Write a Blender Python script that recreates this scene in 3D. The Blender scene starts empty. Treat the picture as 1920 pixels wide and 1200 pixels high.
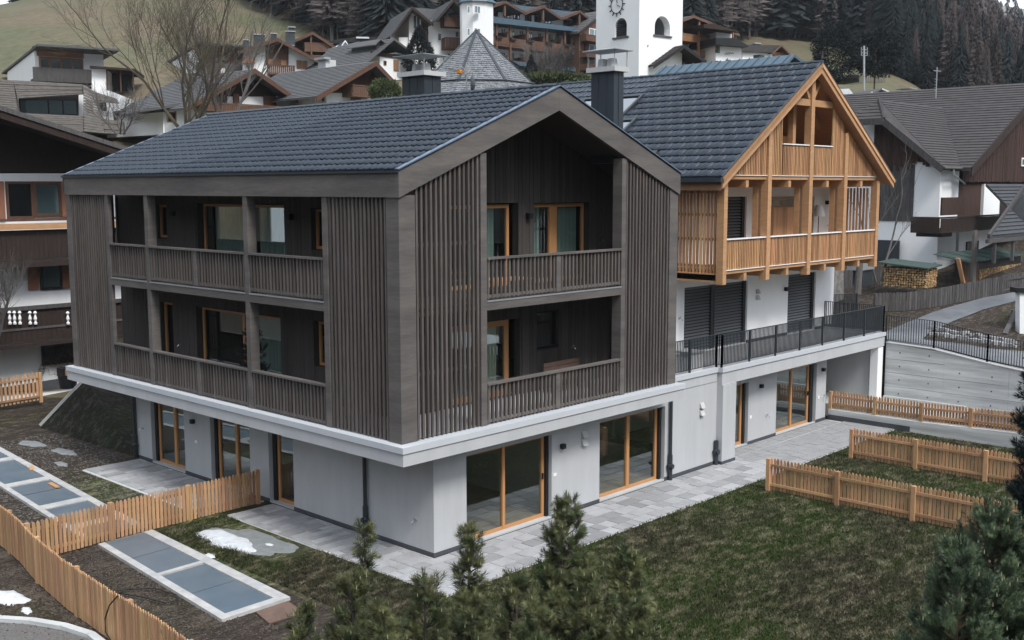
import bpy, math, random
import numpy as np
from mathutils import Vector, Matrix
random.seed(7); rng = np.random.default_rng(7)
S = bpy.context.scene
COL = S.collection
R = math.radians
# ---------------------------------------------------------------- camera
CP = np.array([-15.035, -17.3967, 5.476]); YAW, PIT, ROLL, FOC = 0.7554, -0.1214, -0.0016, 2050.37
FW = np.array([math.cos(YAW)*math.cos(PIT), math.sin(YAW)*math.cos(PIT), math.sin(PIT)])
_r = np.array([math.sin(YAW), -math.cos(YAW), 0.]); _u = np.cross(_r, FW)
RT = math.cos(ROLL)*_r + math.sin(ROLL)*_u; UP = -math.sin(ROLL)*_r + math.cos(ROLL)*_u
FH = np.array([math.cos(YAW), math.sin(YAW)])
cd = bpy.data.cameras.new('camera'); cam = bpy.data.objects.new('camera', cd); COL.objects.link(cam)
cd.sensor_width = 36; cd.lens = FOC/1920*36; cd.clip_end = 3000; cd.clip_start = .1
cam.matrix_world = Matrix(((RT[0], UP[0], -FW[0], CP[0]), (RT[1], UP[1], -FW[1], CP[1]), (RT[2], UP[2], -FW[2], CP[2]), (0, 0, 0, 1)))
S.camera = cam
# ---------------------------------------------------------------- daylight
SUN_EL, SUN_AZ = 50, -104      # direction the light comes from, azimuth from +X
w = bpy.data.worlds.new('World'); S.world = w; w.use_nodes = True
nt = w.node_tree; bg = nt.nodes['Background']
sky = nt.nodes.new('ShaderNodeTexSky'); sky.sky_type = 'NISHITA'; sky.sun_disc = False
sky.sun_elevation = R(SUN_EL); sky.sun_rotation = R(90-SUN_AZ); sky.air_density = 1.0; sky.dust_density = 3.5; sky.ozone_density = .6
mxs = nt.nodes.new('ShaderNodeMix'); mxs.data_type = 'RGBA'; mxs.inputs[0].default_value = .72
mxs.inputs[7].default_value = (8.8, 9.4, 10.3, 1)          # even cloud cover
nt.links.new(sky.outputs[0], mxs.inputs[6]); nt.links.new(mxs.outputs[2], bg.inputs[0]); bg.inputs[1].default_value = .078
sl = bpy.data.lights.new('sun', 'SUN'); sl.energy = 1.5; sl.angle = R(15); sl.color = (1, .965, .92)
so = bpy.data.objects.new('sun', sl); COL.objects.link(so)
_d = Vector((math.cos(R(SUN_AZ))*math.cos(R(SUN_EL)), math.sin(R(SUN_AZ))*math.cos(R(SUN_EL)), math.sin(R(SUN_EL))))
so.rotation_euler = _d.to_track_quat('Z', 'Y').to_euler(); so.location = (0, -20, 40)
S.view_settings.view_transform = 'Standard'; S.view_settings.look = 'None'; S.view_settings.exposure = 1.12
S.view_settings.gamma = 1; S.view_settings.use_curve_mapping = False
S.render.engine = 'CYCLES'; S.render.resolution_x = 1024; S.render.resolution_y = 640
# ---------------------------------------------------------------- measuring helpers: a sight line meets a plane that stands in the world
def ray(px, py): return FW + RT*(px-960)/FOC - UP*(py-600)/FOC
def at(px, py, D):
    r = ray(px, py); return CP + r*(D/(r[0]*FH[0]+r[1]*FH[1]))
def on(px, py, ax, v):
    r = ray(px, py); i = 'xyz'.index(ax); return CP + r*((v-CP[i])/r[i])
# ---------------------------------------------------------------- materials
MATS = {}
def M(name, col, rough=.75, var=.18, scale=2., st=(1, 1, 1), bump=.15, metal=0, rnd=.0, spec=.3, col2=None, m2=.5, s2=.6, bs=None, obj=False, hv=0):
    m = bpy.data.materials.new(name); m.use_nodes = True; n = m.node_tree; L = n.links.new
    b = n.nodes['Principled BSDF']; b.inputs['Roughness'].default_value = rough; b.inputs['Metallic'].default_value = metal
    b.inputs['Specular IOR Level'].default_value = spec
    if obj: src = n.nodes.new('ShaderNodeTexCoord').outputs['Object']
    else: src = n.nodes.new('ShaderNodeNewGeometry').outputs['Position']
    mp = n.nodes.new('ShaderNodeMapping'); mp.inputs['Scale'].default_value = st; L(src, mp.inputs[0])
    oi = n.nodes.new('ShaderNodeObjectInfo')
    if rnd:      # alike pieces do not share their grain
        cx = n.nodes.new('ShaderNodeCombineXYZ'); ml = n.nodes.new('ShaderNodeMath'); ml.operation = 'MULTIPLY'; ml.inputs[1].default_value = 37.
        L(oi.outputs['Random'], ml.inputs[0]); L(ml.outputs[0], cx.inputs[0]); L(ml.outputs[0], cx.inputs[2]); L(cx.outputs[0], mp.inputs['Location'])
    no = n.nodes.new('ShaderNodeTexNoise'); no.inputs['Scale'].default_value = scale; no.inputs['Detail'].default_value = 6; no.inputs['Roughness'].default_value = .72
    L(mp.outputs[0], no.inputs[0])
    mr = n.nodes.new('ShaderNodeMapRange'); mr.inputs[1].default_value = .25; mr.inputs[2].default_value = .75; mr.inputs[3].default_value = 1-var; mr.inputs[4].default_value = 1+var
    L(no.outputs[0], mr.inputs[0])
    cur = None
    if col2 is not None:
        n2 = n.nodes.new('ShaderNodeTexNoise'); n2.inputs['Scale'].default_value = s2; n2.inputs['Detail'].default_value = 4; L(mp.outputs[0], n2.inputs[0])
        r2 = n.nodes.new('ShaderNodeMapRange'); r2.inputs[1].default_value = m2-.12; r2.inputs[2].default_value = m2+.12; L(n2.outputs[0], r2.inputs[0])
        mx = n.nodes.new('ShaderNodeMix'); mx.data_type = 'RGBA'; mx.inputs[6].default_value = (*col, 1); mx.inputs[7].default_value = (*col2, 1)
        L(r2.outputs[0], mx.inputs[0]); cur = mx.outputs[2]
    val = mr.outputs[0]
    if rnd:
        rr = n.nodes.new('ShaderNodeMapRange'); rr.inputs[3].default_value = 1-rnd; rr.inputs[4].default_value = 1+rnd; L(oi.outputs['Random'], rr.inputs[0])
        mm = n.nodes.new('ShaderNodeMath'); mm.operation = 'MULTIPLY'; L(mr.outputs[0], mm.inputs[0]); L(rr.outputs[0], mm.inputs[1]); val = mm.outputs[0]
    hs = n.nodes.new('ShaderNodeHueSaturation')
    if cur: L(cur, hs.inputs['Color'])
    else: hs.inputs['Color'].default_value = (*col, 1)
    L(val, hs.inputs['Value'])
    if hv:
        fr = n.nodes.new('ShaderNodeMath'); fr.operation = 'MULTIPLY'; fr.inputs[1].default_value = 7.31
        f2 = n.nodes.new('ShaderNodeMath'); f2.operation = 'FRACT'; f3 = n.nodes.new('ShaderNodeMapRange'); f3.inputs[3].default_value = .5-hv; f3.inputs[4].default_value = .5+hv
        L(oi.outputs['Random'], fr.inputs[0]); L(fr.outputs[0], f2.inputs[0]); L(f2.outputs[0], f3.inputs[0]); L(f3.outputs[0], hs.inputs['Hue'])
    L(hs.outputs[0], b.inputs['Base Color'])
    if bump:
        bp = n.nodes.new('ShaderNodeBump'); bp.inputs['Strength'].default_value = bump; bp.inputs['Distance'].default_value = .02
        if bs:
            nb = n.nodes.new('ShaderNodeTexNoise'); nb.inputs['Scale'].default_value = bs; nb.inputs['Detail'].default_value = 4; L(mp.outputs[0], nb.inputs[0]); L(nb.outputs[0], bp.inputs['Height'])
        else: L(no.outputs[0], bp.inputs['Height'])
        L(bp.outputs[0], b.inputs['Normal'])
    MATS[name] = m; return m
V = (9, 9, .7)     # vertical grain
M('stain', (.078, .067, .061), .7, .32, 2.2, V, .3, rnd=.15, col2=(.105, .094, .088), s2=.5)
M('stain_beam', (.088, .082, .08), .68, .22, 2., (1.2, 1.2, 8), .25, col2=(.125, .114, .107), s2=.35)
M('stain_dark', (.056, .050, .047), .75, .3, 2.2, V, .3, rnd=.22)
M('larch', (.42, .235, .118), .6, .3, 2.2, V, .2, rnd=.32, hv=.01)
M('larch_beam', (.42, .24, .122), .6, .2, 2., (1.5, 1.5, 5), .2, rnd=.08)
M('larch_frame', (.46, .235, .10), .45, .14, 2., V, .1)
M('fence_wood', (.41, .245, .13), .75, .24, 2., (8, 8, 1), .3, rnd=.26, hv=.01)
M('render_grey', (.42, .435, .45), .9, .10, .9, (1.6, 1.6, .3), .12, bs=60)
M('render_white', (.78, .80, .81), .9, .05, .5, (1, 1, .4), .12, bs=50)
M('plaster_old', (.76, .78, .80), .92, .10, .5, (1, 1, .4), .2, bs=14, col2=(.58, .58, .57), s2=.25, m2=.6)
M('cap_white', (.47, .50, .535), .5, .05, 1., bump=.03)
M('plinth', (.06, .065, .075), .8, .2, 6.)
M('tile_blue', (.017, .028, .043), .38, .18, 5., (1, 1, 1), .1, rnd=.16, spec=.5)
M('tile_flash', (.15, .21, .29), .35, .1, 3., bump=.05, metal=.5)
M('metal_dark', (.022, .030, .038), .45, .15, 3., bump=.05, spec=.5, rnd=.05)
M('black', (.012, .013, .015), .5, .1, 4., bump=0)
M('blind', (.11, .12, .13), .4, .1, 4., bump=0, spec=.5)
M('cement', (.46, .47, .47), .9, .1, 3., bump=.2)
M('curb_white', (.38, .39, .40), .85, .2, 3., bump=.3, col2=(.42, .42, .41), s2=1.5)
M('galv', (.38, .40, .41), .45, .15, 5., metal=.6, bump=.05)
M('chrome', (.6, .6, .62), .2, .05, 5., metal=1, bump=0)
M('concrete', (.50, .525, .53), .88, .34, 1.1, (.3, .3, 5.), .4, col2=(.40, .42, .43), s2=.8, bs=8)
M('stone', (.30, .305, .315), .8, .16, 3., rnd=.26, bump=.3, hv=.03, bs=20)
M('mortar', (.56, .565, .57), .9, .1, 4.)
M('panel_blue', (.095, .13, .165), .42, .12, 1.2, col2=(.12, .15, .18), s2=.8, bump=.06, spec=.5)
M('soil', (.046, .036, .030), .95, .5, 6., bump=1., col2=(.075, .062, .05), s2=1.2, bs=14)
M('gravel', (.13, .125, .12), .95, .4, 20., bump=.8, rnd=.3)
M('asphalt', (.10, .108, .12), .9, .2, 1.6, bump=.3, bs=40, col2=(.16, .17, .185), s2=.3)
M('floor_wood', (.34, .23, .17), .5, .3, 1.5, (1, 8, 1), .1)
M('inside', (.62, .60, .57), .9, .05, 1.)
M('curtain', (.36, .41, .40), .9, .1, 3., (6, 6, .3))
M('curtain_warm', (.62, .58, .50), .9, .1, 3., (6, 6, .3))
M('white_paint', (.75, .76, .77), .5, .04, 2.)
M('old_wood', (.072, .069, .069), .85, .5, 2., (6, 6, .8), .5, rnd=.25)
M('grey_shingle', (.13, .135, .14), .85, .5, 3., bump=.4, rnd=.2)
M('church_shingle', (.16, .172, .185), .85, .6, 3.5, (1, 1, 1), .4)
M('brown_tile', (.050, .046, .047), .8, .35, 2., bump=.3, rnd=.1)
M('brown', (.088, .046, .031), .75, .3, 2., (5, 5, .8), .2)
M('brown_dark', (.026, .017, .014), .8, .35, 2., (5, 5, .8), .2)
M('brown_red', (.115, .064, .043), .7, .3, 2., (5, 5, .8), .2)
M('brown_orange', (.24, .125, .068), .7, .25, 2., (5, 5, .8), .2)
M('barn', (.044, .024, .019), .85, .7, 2.2, (7, 7, .5), .4, rnd=.2, hv=.01)
M('shutter', (.24, .105, .065), .7, .2, 2., V, .1)
M('band_wood', (.17, .158, .148), .85, .5, 1.3, (2, 2, 14), .5)
M('grey_roof', (.085, .088, .092), .8, .25, 2., bump=.2)
M('blue_roof', (.045, .085, .12), .5, .15, 2., bump=.05, spec=.5)
M('green_felt', (.045, .072, .065), .7, .2, 2.)
M('log_end', (.36, .24, .12), .85, .3, 12., rnd=.35, hv=.015, bump=.2)
M('hill_grass', (.082, .088, .046), .95, .38, .9, (1, 1, 1), .6, col2=(.118, .095, .06), s2=.05, bs=1.5)
M('spruce', (.012, .019, .020), .9, .45, .25, rnd=.35, bump=0)
M('larch_twig', (.085, .074, .072), .9, .3, .3, rnd=.2, bump=0)
M('bark', (.065, .055, .048), .9, .4, 4., bump=.4, col2=(.085, .075, .045), s2=1.2)
M('bark_grey', (.10, .094, .09), .9, .3, 4., bump=.2)
M('needle', (.042, .060, .024), .6, .6, 2.6, rnd=.1, bump=0, col2=(.105, .112, .045), s2=3.2)
M('needle_blue', (.030, .052, .030), .6, .6, 2.6, rnd=.1, bump=0, col2=(.082, .118, .058), s2=4.)
M('candle', (.26, .25, .15), .7, .2, 3., bump=0)
M('shrub_leaf', (.055, .075, .028), .7, .5, 2., bump=0)
M('snow', (.54, .57, .60), .7, .25, 5., bump=1., bs=9, col2=(.45, .47, .49), s2=2.5, m2=.62)
M('slush', (.20, .215, .22), .5, .3, 5., bump=.4)
M('pot', (.03, .02, .018), .6, .1, 3.)
M('stone_wall', (.16, .155, .15), .9, .7, 5., bump=.9, bs=6)
M('brick_brown', (.13, .088, .070), .85, .4, 2., bump=.3)
M('green_shutter', (.12, .20, .15), .7, .1, 2.)
M('orange', (.75, .28, .03), .5, .1, 3.)
def glass(name, tint, refl, rough=.02):
    m = bpy.data.materials.new(name); m.use_nodes = True; n = m.node_tree; n.nodes.clear(); L = n.links.new
    o = n.nodes.new('ShaderNodeOutputMaterial'); t = n.nodes.new('ShaderNodeBsdfTransparent'); g = n.nodes.new('ShaderNodeBsdfGlossy')
    t.inputs[0].default_value = (*tint, 1); g.inputs['Roughness'].default_value = rough; g.inputs['Color'].default_value = (.92, .97, 1, 1)
    f = n.nodes.new('ShaderNodeFresnel'); gb = n.nodes.new('ShaderNodeNewGeometry'); io = n.nodes.new('ShaderNodeMapRange'); io.inputs[3].default_value = 1.5; io.inputs[4].default_value = 1/1.5
    L(gb.outputs['Backfacing'], io.inputs[0]); L(io.outputs[0], f.inputs[0])       # the same reflectance from either side of the pane
    a = n.nodes.new('ShaderNodeMath'); a.operation = 'MULTIPLY_ADD'; a.inputs[1].default_value = 1.7; a.inputs[2].default_value = refl; a.use_clamp = True
    mx = n.nodes.new('ShaderNodeMixShader'); L(f.outputs[0], a.inputs[0]); L(a.outputs[0], mx.inputs[0]); L(t.outputs[0], mx.inputs[1]); L(g.outputs[0], mx.inputs[2]); L(mx.outputs[0], o.inputs[0])
    MATS[name] = m
glass('glass', (.80, .86, .84), .02); glass('glass_far', (.62, .68, .70), .05, .06); glass('roofglass', (.12, .15, .18), .2, .05)
# the lawn: living green, straw and bare earth share one pattern between the soil sheet and the blades
def lawn_mat(name, green, straw, dark, gl=.5):
    m = bpy.data.materials.new(name); m.use_nodes = True; n = m.node_tree; L = n.links.new; b = n.nodes['Principled BSDF']; b.inputs['Roughness'].default_value = .9; b.inputs['Specular IOR Level'].default_value = .15
    g = n.nodes.new('ShaderNodeNewGeometry'); mp = n.nodes.new('ShaderNodeMapping'); mp.inputs['Rotation'].default_value = (0, 0, R(-48)); mp.inputs['Scale'].default_value = (.55, 1.25, 1); L(g.outputs['Position'], mp.inputs[0])
    def no(s, d=5, r=.6):
        x = n.nodes.new('ShaderNodeTexNoise'); x.inputs['Scale'].default_value = s; x.inputs['Detail'].default_value = d; x.inputs['Roughness'].default_value = r; L(mp.outputs[0], x.inputs[0]); return x.outputs[0]
    def mr(o, a, c):
        x = n.nodes.new('ShaderNodeMapRange'); x.inputs[1].default_value = a; x.inputs[2].default_value = c; L(o, x.inputs[0]); return x.outputs[0]
    def mix(f, a, c):
        x = n.nodes.new('ShaderNodeMix'); x.data_type = 'RGBA'; L(f, x.inputs[0])
        for i, v in ((6, a), (7, c)):
            if isinstance(v, tuple): x.inputs[i].default_value = (*v, 1)
            else: L(v, x.inputs[i])
        return x.outputs[2]
    c = mix(mr(no(.28), gl-.08, gl+.12), green, dark)
    c = mix(mr(no(3.4, 8, .75), .49, .62), c, straw)
    c = mix(mr(no(6., 6, .7), .62, .72), c, tuple(1.5*v for v in straw))
    hs = n.nodes.new('ShaderNodeHueSaturation'); L(c, hs.inputs['Color']); x = n.nodes.new('ShaderNodeMapRange'); x.inputs[1].default_value = .3; x.inputs[2].default_value = .7; x.inputs[3].default_value = .4; x.inputs[4].default_value = 1.6
    L(no(14., 4, .7), x.inputs[0]); L(x.outputs[0], hs.inputs['Value']); L(hs.outputs[0], b.inputs['Base Color'])
    bp = n.nodes.new('ShaderNodeBump'); bp.inputs['Strength'].default_value = .9; bp.inputs['Distance'].default_value = .05; L(no(9., 5, .7), bp.inputs['Height']); L(bp.outputs[0], b.inputs['Normal'])
    MATS[name] = m
lawn_mat('lawn', (.034, .052, .014), (.155, .145, .092), (.040, .036, .024))
lawn_mat('bank', (.016, .022, .008), (.05, .05, .04), (.015, .013, .010))
lawn_mat('lawn_soil', (.030, .030, .012), (.085, .075, .058), (.036, .028, .023), .4)
# ---------------------------------------------------------------- mesh helpers
CUBE = [(0, 0, 0), (1, 0, 0), (1, 1, 0), (0, 1, 0), (0, 0, 1), (1, 0, 1), (1, 1, 1), (0, 1, 1)]
CF = [(0, 3, 2, 1), (4, 5, 6, 7), (0, 1, 5, 4), (1, 2, 6, 5), (2, 3, 7, 6), (3, 0, 4, 7)]
class MB:
    def __init__(s): s.v = []; s.f = []
    def add(s, vs, fs):
        o = len(s.v); s.v += [tuple(map(float, p)) for p in vs]; s.f += [tuple(i+o for i in f) for f in fs]; return s
    def box(s, x0, x1, y0, y1, z0, z1):
        if x0 > x1: x0, x1 = x1, x0
        if y0 > y1: y0, y1 = y1, y0
        if z0 > z1: z0, z1 = z1, z0
        return s.add([(x0+(x1-x0)*a, y0+(y1-y0)*b, z0+(z1-z0)*c) for a, b, c in CUBE], CF)
    def beam(s, p, q, wd, ht, up=(0, 0, 1)):          # square timber between two points
        p = Vector(p); q = Vector(q); d = (q-p).normalized(); u = Vector(up)
        sd = d.cross(u)
        if sd.length < 1e-4: sd = Vector((1, 0, 0))
        sd.normalize(); u = sd.cross(d).normalized()
        vs = []
        for e in (p, q):
            for a, b in ((-1, -1), (1, -1), (1, 1), (-1, 1)): vs.append(e+sd*a*wd/2+u*b*ht/2)
        return s.add(vs, [(0, 1, 2, 3), (7, 6, 5, 4), (0, 4, 5, 1), (1, 5, 6, 2), (2, 6, 7, 3), (3, 7, 4, 0)])
    def tube(s, pts, rad, n=6, cap=True):
        pts = [Vector(p) for p in pts]; o = len(s.v); m = len(pts)
        if not hasattr(rad, '__len__'): rad = [rad]*m
        for i, p in enumerate(pts):
            d = (pts[min(i+1, m-1)]-pts[max(i-1, 0)]).normalized(); a = d.cross(Vector((.31, .2, .93)));
            if a.length < 1e-3: a = Vector((1, 0, 0))
            a.normalize(); b = d.cross(a)
            for k in range(n):
                t = 2*math.pi*k/n; s.v.append(tuple(p+(a*math.cos(t)+b*math.sin(t))*rad[i]))
        for i in range(m-1):
            for k in range(n):
                a = o+i*n+k; b = o+i*n+(k+1) % n; s.f.append((a, b, b+n, a+n))
        if cap: s.f.append(tuple(o+k for k in range(n))[::-1]); s.f.append(tuple(o+(m-1)*n+k for k in range(n)))
        return s
    def prism(s, poly, ext):                          # poly: 3-D points, ext: vector
        n = len(poly); e = np.array(ext, float); a = [np.array(p, float) for p in poly]
        return s.add(a+[p+e for p in a], [tuple(range(n))[::-1], tuple(range(n, 2*n))]+[(i, (i+1) % n, n+(i+1) % n, n+i) for i in range(n)])
    def mesh(s, name, mat):
        me = bpy.data.meshes.new(name); me.from_pydata(s.v, [], s.f)
        if mat: me.materials.append(MATS[mat])
        me.update(); return me
def link(name, me, parent=None, loc=(0, 0, 0)):
    o = bpy.data.objects.new(name, me); COL.objects.link(o); o.location = loc
    if parent: o.parent = parent
    return o
def tag(o, label=None, cat=None, group=None, kind=None):
    for k, v in (('label', label), ('category', cat), ('group', group), ('kind', kind)):
        if v: o[k] = v
    return o
class T:                                             # a thing: an Empty at its base; parts are given in the frame's coordinates
    def __init__(s, name, label, cat, loc=(0, 0, 0), rot=0, group=None, kind=None):
        s.o = tag(link(name, None, None, loc), label, cat, group, kind); s.o.rotation_euler = (0, 0, rot)
        s.o.empty_display_size = .2; s.b = np.array(loc, float) if not rot else np.zeros(3); s.frame0 = np.array(loc, float); s.rot = rot; s.zero = not rot
    def part(s, name, mb, mat, parent=None, smooth=False, label=None, kind=None):
        me = mb.mesh(name, mat); sh = -s.b
        o = link(name, me, parent or s.o, tuple(sh) if not parent else (0, 0, 0))
        if smooth: me.polygons.foreach_set('use_smooth', [True]*len(me.polygons))
        return tag(o, label, None, None, kind)
    def box(s, name, b, mat, parent=None, **k): return s.part(name, MB().box(*b), mat, parent, **k)
UNIT = {}
def unit(mat):
    if mat not in UNIT: UNIT[mat] = MB().box(0, 1, 0, 1, 0, 1).mesh('piece_'+mat, mat)
    return UNIT[mat]
def pieces(th, name, boxes, mat, parent=None, limit=300, me=None):
    """boxes (x0,x1,y0,y1,z0,z1): each an object that shares one mesh, the nearest first; the rest joined"""
    rt = Matrix.Rotation(th.rot, 4, 'Z')
    def dist(b):
        c = Vector(((b[0]+b[1])/2, (b[2]+b[3])/2, (b[4]+b[5])/2)); c = rt@c+Vector(th.frame0) if th.rot else c
        return (c-Vector(CP)).length
    bs = sorted(boxes, key=dist) if len(boxes) > limit else boxes
    for b in bs[:limit]:
        o = link(name, unit(mat), parent or th.o, (min(b[0], b[1])-(0 if parent else th.b[0]), min(b[2], b[3])-(0 if parent else th.b[1]), min(b[4], b[5])-(0 if parent else th.b[2])))
        o.scale = (abs(b[1]-b[0]), abs(b[3]-b[2]), abs(b[5]-b[4]))
    if len(bs) > limit:
        m = MB()
        for b in bs[limit:]: m.box(*b)
        th.part(name+'s', m, mat, parent, kind='stuff')
def mp(ax, u0, u1, d0, d1, z0, z1): return (u0, u1, d0, d1, z0, z1) if ax == 'y' else (d0, d1, u0, u1, z0, z1)
def wall(ax, d0, d1, u0, u1, z0, z1, holes):          # a wall slab with real openings (reveals included)
    us = sorted({u0, u1, *[h[0] for h in holes], *[h[1] for h in holes]}); zs = sorted({z0, z1, *[h[2] for h in holes], *[h[3] for h in holes]})
    us = [u for u in us if u0 <= u <= u1]; zs = [z for z in zs if z0 <= z <= z1]
    def solid(i, j):
        if not (0 <= i < len(us)-1 and 0 <= j < len(zs)-1): return False
        cu, cz = (us[i]+us[i+1])/2, (zs[j]+zs[j+1])/2
        return not any(h[0] < cu < h[1] and h[2] < cz < h[3] for h in holes)
    m = MB()
    P = lambda u, d, z: (u, d, z) if ax == 'y' else (d, u, z)
    for i in range(len(us)-1):
        for j in range(len(zs)-1):
            if not solid(i, j): continue
            a, b, c, e = us[i], us[i+1], zs[j], zs[j+1]
            for d in (d0, d1): m.add([P(a, d, c), P(b, d, c), P(b, d, e), P(a, d, e)], [(0, 1, 2, 3)])
            if not solid(i-1, j): m.add([P(a, d0, c), P(a, d1, c), P(a, d1, e), P(a, d0, e)], [(0, 1, 2, 3)])
            if not solid(i+1, j): m.add([P(b, d0, c), P(b, d1, c), P(b, d1, e), P(b, d0, e)], [(0, 1, 2, 3)])
            if not solid(i, j-1): m.add([P(a, d0, c), P(b, d0, c), P(b, d1, c), P(a, d1, c)], [(0, 1, 2, 3)])
            if not solid(i, j+1): m.add([P(a, d0, e), P(b, d0, e), P(b, d1, e), P(a, d1, e)], [(0, 1, 2, 3)])
    return m
def curtain(ax, u0, u1, d, z0, z1, n=None):
    m = MB(); n = n or max(8, int((u1-u0)/.03)); P = lambda u, dd, z: (u, dd, z) if ax == 'y' else (dd, u, z)
    vs = []
    for i in range(n+1):
        u = u0+(u1-u0)*i/n; dd = d+.045*math.sin(i*1.05+.6*math.sin(i*.31))
        vs += [P(u, dd, z0), P(u, dd, z1)]
    return m.add(vs, [(2*i, 2*i+2, 2*i+3, 2*i+1) for i in range(n)])
def window(th, ax, u0, u1, z0, z1, d, frame='larch_frame', fw=.07, mull=(), trans=(), cur=(), cmat='curtain', gl='glass', name='window', sash=True, handle=None, td=.07):
    m = MB()
    m.box(*mp(ax, u0, u0+fw, d, d+td, z0, z1)); m.box(*mp(ax, u1-fw, u1, d, d+td, z0, z1))
    m.box(*mp(ax, u0+fw, u1-fw, d, d+td, z0, z0+fw)); m.box(*mp(ax, u0+fw, u1-fw, d, d+td, z1-fw, z1))
    for mu in mull:
        a, wd = mu if isinstance(mu, tuple) else (mu, fw)
        m.box(*mp(ax, a-wd/2, a+wd/2, d-.012, d+td+.01, z0+fw*.6, z1-fw*.6))
    for t in trans: m.box(*mp(ax, u0+fw, u1-fw, d-.006, d+td, t-fw*.35, t+fw*.35))
    o = th.part(name, m, frame)
    cuts = [u0]+[(a[0] if isinstance(a, tuple) else a) for a in mull]+[u1]
    for a, b in zip(cuts[:-1], cuts[1:]):
        g = MB().box(*mp(ax, a+fw*.5, b-fw*.5, d+td*.45, d+td*.45+.012, z0+fw*.5, z1-fw*.5)).mesh('pane', gl)
        link('pane', g, o, (0, 0, 0))
    for a, b in cur: link('curtain', curtain(ax, a, b, d+.15, z0+.03, z1-.05).mesh('curtain', cmat), o)
    if handle is not None: link('handle', MB().box(*mp(ax, handle-.015, handle+.015, d-.05, d-.012, z0+1., z0+1.16)).mesh('handle', 'black'), o)
    return o
def lamp(th, ax, u, d, z, s=.12, name='wall_lamp', mat='black'):
    m = MB().box(*mp(ax, u-s*.5, u+s*.5, d-.02-s*.9, d-.02, z-s*.5, z+s*.5)).box(*mp(ax, u-s*.3, u+s*.3, d-.02, d+.0, z-s*.3, z+s*.3)); m.box(*mp(ax, u-s*.38, u+s*.38, d-.02-s*.75, d-.06, z-s*.56, z-s*.5))
    return th.part(name, m, mat)
def tap(th, ax, u, d, z):
    m = MB(); P = lambda a, b, c: (a, b, c) if ax == 'y' else (b, a, c)
    m.tube([P(u, d, z), P(u, d-.10, z), P(u+.02, d-.14, z-.06)], .014, 6); m.tube([P(u-.05, d-.06, z+.05), P(u+.05, d-.06, z+.05)], .01, 5); m.tube([P(u, d-.06, z), P(u, d-.06, z+.05)], .008, 5)
    m.tube([P(u, d+.0, z), P(u, d-.012, z)], .035, 8)
    return th.part('tap', m, 'chrome')
def vent(th, ax, u, d, z):
    m = MB()
    P = lambda a, b, c: (a, b, c) if ax == 'y' else (b, a, c)
    for k, zz in enumerate((z+.02, z-.2)):
        w_ = .095; h = .16
        m.add([P(u-w_, d, zz), P(u+w_, d, zz), P(u+w_, d, zz+h), P(u-w_, d, zz+h), P(u-w_, d-.10, zz), P(u+w_, d-.10, zz), P(u+w_, d-.02, zz+h), P(u-w_, d-.02, zz+h)], [(4, 5, 6, 7), (0, 4, 7, 3), (1, 2, 6, 5), (3, 7, 6, 2), (0, 1, 5, 4), (0, 3, 2, 1)])
    return th.part('vent_hood', m, 'cement')
def slope(e0, e1, r1, r0, n, lift=.03, under=.12):     # a roof slope of n overlapping courses: eave e0-e1, ridge r0-r1
    e0, e1, r1, r0 = [np.array(p, float) for p in (e0, e1, r1, r0)]; m = MB()
    nm = np.cross(e1-e0, r0-e0); 
    if np.linalg.norm(nm) < 1e-6: nm = np.cross(e1-e0, r1-e0)
    nm /= np.linalg.norm(nm)
    if nm[2] < 0: nm = -nm
    for i in range(n):
        a, b = i/n, (i+1)/n
        p0, p1 = e0+(r0-e0)*a, e1+(r1-e1)*a; q0, q1 = e0+(r0-e0)*b, e1+(r1-e1)*b
        m.add([p0, p1, p0+nm*lift, p1+nm*lift, q1, q0], [(0, 1, 3, 2), (2, 3, 4, 5), (0, 2, 5), (1, 4, 3)])
    v = [e0-nm*.002, e1-nm*.002, r1-nm*.002, r0-nm*.002]; dn = np.array([0, 0, -under])
    m.add(v+[p+dn for p in v], [(4, 5, 6, 7), (0, 4, 5, 1), (1, 5, 6, 2), (2, 6, 7, 3), (3, 7, 4, 0)])
    return m
# ================================================================ the ground of the plot
GZ = -3.03
def sheet(name, x0, x1, y0, y1, z, mat, n=1, amp=0):
    m = MB(); vs = []; 
    for i in range(n+1):
        for j in range(n+1): vs.append((x0+(x1-x0)*i/n, y0+(y1-y0)*j/n, z+(random.uniform(-amp, amp) if amp else 0)))
    m.add(vs, [(i*(n+1)+j, (i+1)*(n+1)+j, (i+1)*(n+1)+j+1, i*(n+1)+j+1) for i in range(n) for j in range(n)])
    return tag(link(name, m.mesh(name, mat)), kind='structure')
lawn = sheet('lawn', -.1, 24.62, -45, .5, GZ, 'lawn', 60, .015)
lawn2 = sheet('lawn', -2.1, .0, -12, 13., GZ-.004, 'lawn', 24, .0)
soil = sheet('soil', -45, 24.6, -45, 60, GZ-.012, 'lawn_soil', 2, 0)
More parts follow.
